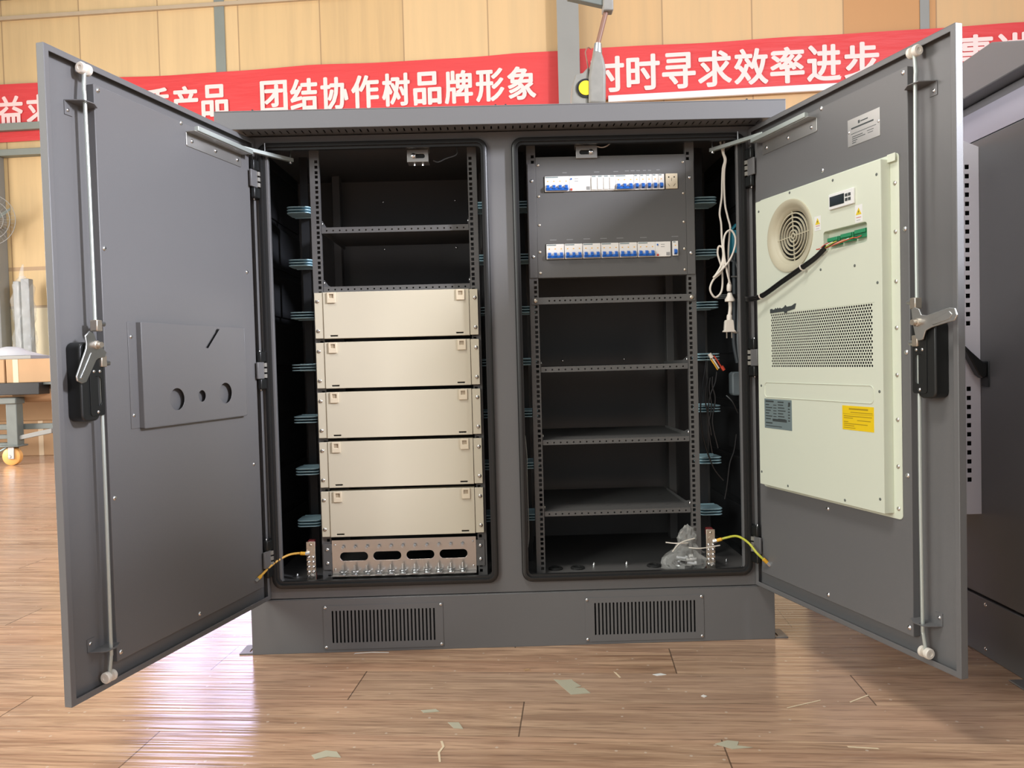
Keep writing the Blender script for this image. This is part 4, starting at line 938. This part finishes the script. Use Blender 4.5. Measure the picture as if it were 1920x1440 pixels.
hd = MB().plate([(X0-.18, .3900), (X0, .3900), (X0, 1.3905), (X0-.052, 1.4120), (X0-.18, 1.4550)], [rect(X0-.0385, X0-.0270, z-.0060, z+.0060) for z in [1.3368-k*.0249 for k in range(18)] + [.7348-k*.0249 for k in range(11)]], XZ, -.165, -.163)
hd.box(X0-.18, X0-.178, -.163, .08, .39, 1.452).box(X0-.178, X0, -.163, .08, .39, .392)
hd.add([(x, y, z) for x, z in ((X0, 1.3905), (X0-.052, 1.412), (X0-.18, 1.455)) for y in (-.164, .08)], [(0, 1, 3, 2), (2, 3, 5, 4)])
part2(hd, 'air_conditioner_hood', 'hoodlit', bevel=.0015)
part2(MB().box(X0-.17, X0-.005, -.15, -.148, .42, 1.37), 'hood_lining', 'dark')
hn = MB().prism([(X0-.004, .770), (X0-.014, .764), (X0-.026, .774), (X0-.048, .815), (X0-.066, .850), (X0-.062, .853), (X0-.045, .836), (X0-.012, .806), (X0-.003, .800)], XZ, -.200, -.176)
h2 = part2(hn, 'door_handle', 'blackp', bevel=.003)
MB().box(X0-.004, X0, -.205, -.172, .74, .81).build('handle_base', 'blackp', h2, bevel=.004)
screws(c2, I4, [(X0-.002, -.182, .1435), (X0-.002, -.181, .021)], (-1, 0, 0), .0055)

def carton(x0, x1, y0, y1, z0, z1, label, tx=None):
    r = thing('cardboard_box', label, 'box', ((x0+x1)/2, (y0+y1)/2, z0), 'cardboard boxes')
    MB().box(x0, x1, y0, y1, z0, z1).build('carton', 'card', r, bevel=.006)
    xm = tx if tx is not None else (x0+x1)/2; MB().box(xm-.025, xm+.025, y0-.002, y0, z0+.002, z1-.002).build('tape', 'tape', r)
# unseen locker shape, added to block low light from the right
lk = thing('locker_blocker', 'tall grey locker shape added out of view on the right to block low light', 'light blocker', (1.72, -2.1, 0))
MB().box(1.46, 1.98, -2.75, -1.5, .0, 1.78).build('body', 'colgrey', lk, bevel=.004)
for y in (-2.74, -2.115):
    ld = MB().box(1.44, 1.46, y, y+.60, .06, 1.74).build('door', 'colgrey', lk, bevel=.003)
    MB().box(1.425, 1.44, y+.28, y+.31, .85, .99).build('handle', 'satin', ld, bevel=.003)

tc_ = thing('chest_blocker', 'waist-high dark chest shape added out of view on the right to block low light', 'tool chest', (1.72, -1.2, 0))  # unseen chest shape, added to shade the lower blanking panels
MB().box(1.47, 1.98, -1.48, -.92, .0, 1.28).build('body', 'trolley', tc_, bevel=.006)
for k in range(5):
    dw = MB().box(1.452, 1.47, -1.46, -.94, .06+k*.24, .28+k*.24).build('drawer', 'trolley', tc_, bevel=.003)
    MB().box(1.44, 1.452, -1.32, -1.08, .23+k*.24, .25+k*.24).build('handle', 'satin', dw, bevel=.002)
carton(1.52, 2.0, -.90, -.52, 0, .33, 'brown cardboard box added out of view at the right to block low light')  # unseen box, added to keep low light off plinth and floor
# ------------------------------------------------------------------ arm tool behind the cabinet
YT = 1.5
tool = thing('screwdriving_arm', 'worn grey tool with a yellow dial on a brown jointed arm behind the cabinet', 'tool arm', (.40, YT, 0))
MB().cyl((.345, YT+.03, 0), (.345, YT+.03, 2.03), .045, 16).lathe((.345, YT+.03, 0), (0, 0, 1), [(.22, 0), (.22, .02), (.06, .04)], 24).build('post', 'toolgrey', tool)
bodyp = [(0.429, 2.057), (0.432, 2.183), (0.444, 2.247), (0.455, 2.284), (0.461, 2.309), (0.496, 2.299), (0.506, 2.268), (0.515, 2.220), (0.511, 2.055)]
MB().prism(bodyp, XZ, YT-.05, YT+.05).build('tool_body', 'toolgrey', tool, bevel=.012)
dlp = [(0.347, 2.058), (0.357, 2.160), (0.371, 2.203), (0.407, 2.209), (0.436, 2.239), (0.432, 2.057)]
MB().prism(dlp, XZ, YT-.03, YT+.06).build('dial_housing', 'toolgrey', tool, bevel=.008)
cx, cz = (0.418, 2.133); MB().lathe((cx, YT-.03, cz), (0, -1, 0), [(.045, 0), (.045, .006)], 28).build('dial_rim', 'blackp', tool)
MB().lathe((cx, YT-.036, cz), (0, -1, 0), [(.034, 0), (.034, .004)], 28).build('dial_face', 'yellow', tool)
a1 = (0.478, 2.264); a2 = (0.485, 2.354); a3 = (0.529, 2.510)
MB().lathe((a1[0], YT, a1[1]), (a2[0]-a1[0], 0, a2[1]-a1[1]), [(.026, 0), (.024, .03), (.018, .09)], 14).build('neck', 'zinc', tool)
MB().cyl((a2[0], YT, a2[1]), (a3[0], YT, a3[1]), .012, 12).build('arm_rod', 'rust', tool)
a4 = (0.538, 2.555); MB().box(a4[0]-.028, a4[0]+.022, YT-.03, YT+.03, a3[1]-.01, a4[1]+.06).build('arm_joint', 'toolgrey', tool, bevel=.006)
q1 = (0.342, 2.570); q2 = (0.522, 2.535); MB().add([(q1[0], YT-.02, q1[1]-.004), (q2[0], YT-.02, q2[1]-.012), (q2[0], YT+.02, q2[1]-.012), (q1[0], YT+.02, q1[1]-.004), (q1[0], YT-.02, q1[1]+.05), (q2[0], YT-.02, q2[1]+.05), (q2[0], YT+.02, q2[1]+.05), (q1[0], YT+.02, q1[1]+.05)], [(0, 1, 2, 3), (4, 5, 6, 7), (0, 1, 5, 4), (1, 2, 6, 5), (2, 3, 7, 6), (3, 0, 4, 7)]).build('upper_arm', 'trolley', tool, bevel=.004)
hh = [(0.436, 2.221), (0.427, 2.272), (0.422, 2.310), (0.436, 2.330), (0.451, 2.320)]
MB().tube([(u, YT-.02, v) for u, v in hh], .003, 6).build('air_hose', 'rust', tool)

# ------------------------------------------------------------------ store at the left: trolley, boxes, wrapped profile, fan
tr = thing('trolley', 'low grey-green steel trolley with an orange caster at the left edge', 'trolley', (-4.9, 5.0, 0))
YW = 4.995
MB().box(-4.60, -4.50, YW-.05, YW+.05, .185, .62).build('post', 'trolley', tr, bevel=.006)
MB().box(-4.655, -4.49, YW-.07, YW+.07, .57, .63).box(-4.67, -4.48, YW-.08, YW+.08, .172, .19).build('post_plate', 'trolley', tr, bevel=.01)
MB().box(-7.0, -4.0, YW+.06, YW+.13, .325, .375).box(-7.0, -4.60, YW-.02, YW+.05, .245, .285).box(-7.0, -4.61, YW-.02, YW+.05, .170, .21).build('cross_beam', 'trolley', tr, bevel=.004)
MB().add([(-4.50, YW-.03, .235), (-4.20, YW-.03, .290), (-4.20, YW+.03, .290), (-4.50, YW+.03, .235), (-4.50, YW-.03, .275), (-4.20, YW-.03, .335), (-4.20, YW+.03, .335), (-4.50, YW+.03, .275)], [(0, 1, 2, 3), (4, 5, 6, 7), (0, 1, 5, 4), (1, 2, 6, 5), (2, 3, 7, 6), (3, 0, 4, 7)]).build('tow_bar', 'colgrey', tr, bevel=.004)
MB().box(-7.0, -4.245, YW-.12, YW+.05, .655, .765).build('deck', 'blackp', tr, bevel=.004)
MB().box(-7.0, -4.05, YW-.05, YW+.62, .742, .762).build('deck_frame', 'trolley', tr)
MB().lathe((-4.62, YW+.16, .655), (1, 0, .02), [(.075, 0), (.082, .01), (.085, .3), (.082, .69), (.075, .70)], 20).build('roll', 'card', tr)
cs = MB().lathe((-4.585, YW-.03, .083), (0, 1, 0), [(.07, 0), (.083, .008), (.083, .052), (.07, .06)], 24).build('caster', 'wheel', tr)
MB().box(-4.60, -4.545, YW-.045, YW-.035, .06, .175).box(-4.60, -4.545, YW+.035, YW+.045, .06, .175).cyl((-4.585, YW-.05, .083), (-4.585, YW+.05, .083), .015, 10).build('caster_fork', 'satin', cs, bevel=.003)
MB().add([(-4.70, YW-.03, .125), (-4.62, YW-.03, .165), (-4.62, YW+.03, .165), (-4.70, YW+.03, .125), (-4.70, YW-.03, .133), (-4.62, YW-.03, .175), (-4.62, YW+.03, .175), (-4.70, YW+.03, .133)], [(0, 1, 2, 3), (4, 5, 6, 7), (0, 1, 5, 4), (1, 2, 6, 5), (2, 3, 7, 6), (3, 0, 4, 7)]).build('brake_pedal', 'clip', cs)
carton(-5.6, -4.705, 5.12, 5.55, .763, .985, 'brown cardboard box on the trolley deck at the left edge of the picture')
carton(-4.69, -4.02, 5.12, 5.55, .763, .985, 'brown cardboard box on the trolley deck right of its twin', -4.60)
carton(-5.4, -4.45, 5.78, 6.25, .0, .36, 'brown cardboard box on the floor under the trolley', -4.78)
carton(-5.4, -4.38, 5.80, 6.25, .36, .62, 'wide brown cardboard box stacked on the one under the trolley', -4.6)
slab = MB().box(-4.98, -4.47, 5.15, 5.5, .986, 1.02); tag(slab.build('flat_plate', 'colgrey', bevel=.003, loc=(-4.7, 5.3, .986)), 'thin dark plate lying on the right cardboard box', 'plate')
vs = []; fs = []; nx, ny = 14, 6
for j in range(ny+1):
    for i in range(nx+1):
        x = -5.35+.85*i/nx; y = 5.16+.34*j/ny; e = min(i, nx-i, 3)/3*min(j, ny-j, 2)/2
        vs.append((x, y, 1.022+.07*e+.035*e*noise.noise((x*7, y*7, 1))))
for j in range(ny):
    for i in range(nx): a = j*(nx+1)+i; fs.append((a, a+1, a+nx+2, a+nx+1))
nb = (nx+1)*(ny+1); border = [i for i in range(nx+1)] + [(j+1)*(nx+1)+nx for j in range(ny)] + [ny*(nx+1)+i for i in range(nx-1, -1, -1)] + [j*(nx+1) for j in range(ny-1, 0, -1)]
fs.append(tuple(border))
tag(MB().add(vs, fs).build('plastic_sheet', 'sheet', loc=(-4.9, 5.3, 1.022)), 'crumpled white plastic sheet on top of the cardboard boxes', 'sheet')
wr = thing('wrapped_profile', 'grey steel profile wrapped in clear film standing behind the boxes', 'profile', (-5.25, 6.37, 0))
MB().box(-5.345, -5.28, 6.34, 6.40, .0, 1.86).box(-5.255, -5.165, 6.33, 6.41, 0, 1.885).build('profile', 'wrapg', wr, bevel=.004)
fm = MB(); vs = []; fs = []; nh, nr = 40, 20
for j in range(nh+1):
    z = .65+1.27*j/nh
    for i in range(nr):
        t = 2*PI*i/nr; k = 1+.30*noise.noise((math.cos(t)*2.6, math.sin(t)*2.6, z*12)); w = 1.0 if j < nh-3 else (nh-j)*.22+.25
        vs.append((-5.255+.112*math.cos(t)*k*w, 6.37+.085*math.sin(t)*k*w, z))
for j in range(nh):
    for i in range(nr): fs.append((j*nr+i, j*nr+(i+1) % nr, (j+1)*nr+(i+1) % nr, (j+1)*nr+i))
fm.add(vs, fs).tube([(-5.25, 6.35, 1.87), (-5.245, 6.34, 1.95), (-5.225, 6.34, 2.04)], lambda t: .028*(1-t)+.008, 8); fm.build('film', 'film', wr, angle=70)
FC = Vector((-5.53, 6.30, 2.525))
fn = thing('wall_fan', 'round fan with a wire guard on the grey column at the left edge', 'fan', FC + Vector((0, .3, -.1)))
g = MB()
for r in (.07, .14, .21, .272): g.torusprof(FC, (0, -1, 0), [(r-.003, 0), (r+.003, 0), (r+.003, .004), (r-.003, .004)], 40)
for k in range(36):
    an = 2*PI*k/36; g.tube([FC+Vector((math.cos(an)*.06, 0, math.sin(an)*.06)), FC+Vector((math.cos(an)*.272, 0, math.sin(an)*.272))], .0012, 4, smooth=False)
g.build('wire_guard', 'colgrey', fn)
bl_ = MB().lathe(FC+Vector((0, .02, 0)), (0, 1, 0), [(.04, 0), (.04, .05)], 16)
for k in range(3):
    an = .55+k*2*PI/3; ca, sa = math.cos(an), math.sin(an)
    bl_.add([FC+Vector((ca*r-sa*w, .04+y, sa*r+ca*w)) for r, w, y in ((.03, -.03, -.01), (.235, -.02, -.02), (.235, .02, .015), (.03, .03, .01))], [(0, 1, 2, 3)])
bl_.build('blades', 'colgreen', fn)
MB().cyl(FC+Vector((0, .07, 0)), FC+Vector((0, .20, 0)), .06, 18).box(FC.x-.18, FC.x-.05, FC.y+.08, FC.y+.33, FC.z-.14, FC.z-.06).box(FC.x-.09, FC.x-.03, FC.y+.08, FC.y+.14, FC.z-.14, FC.z).build('motor', 'colgrey', fn, bevel=.006)
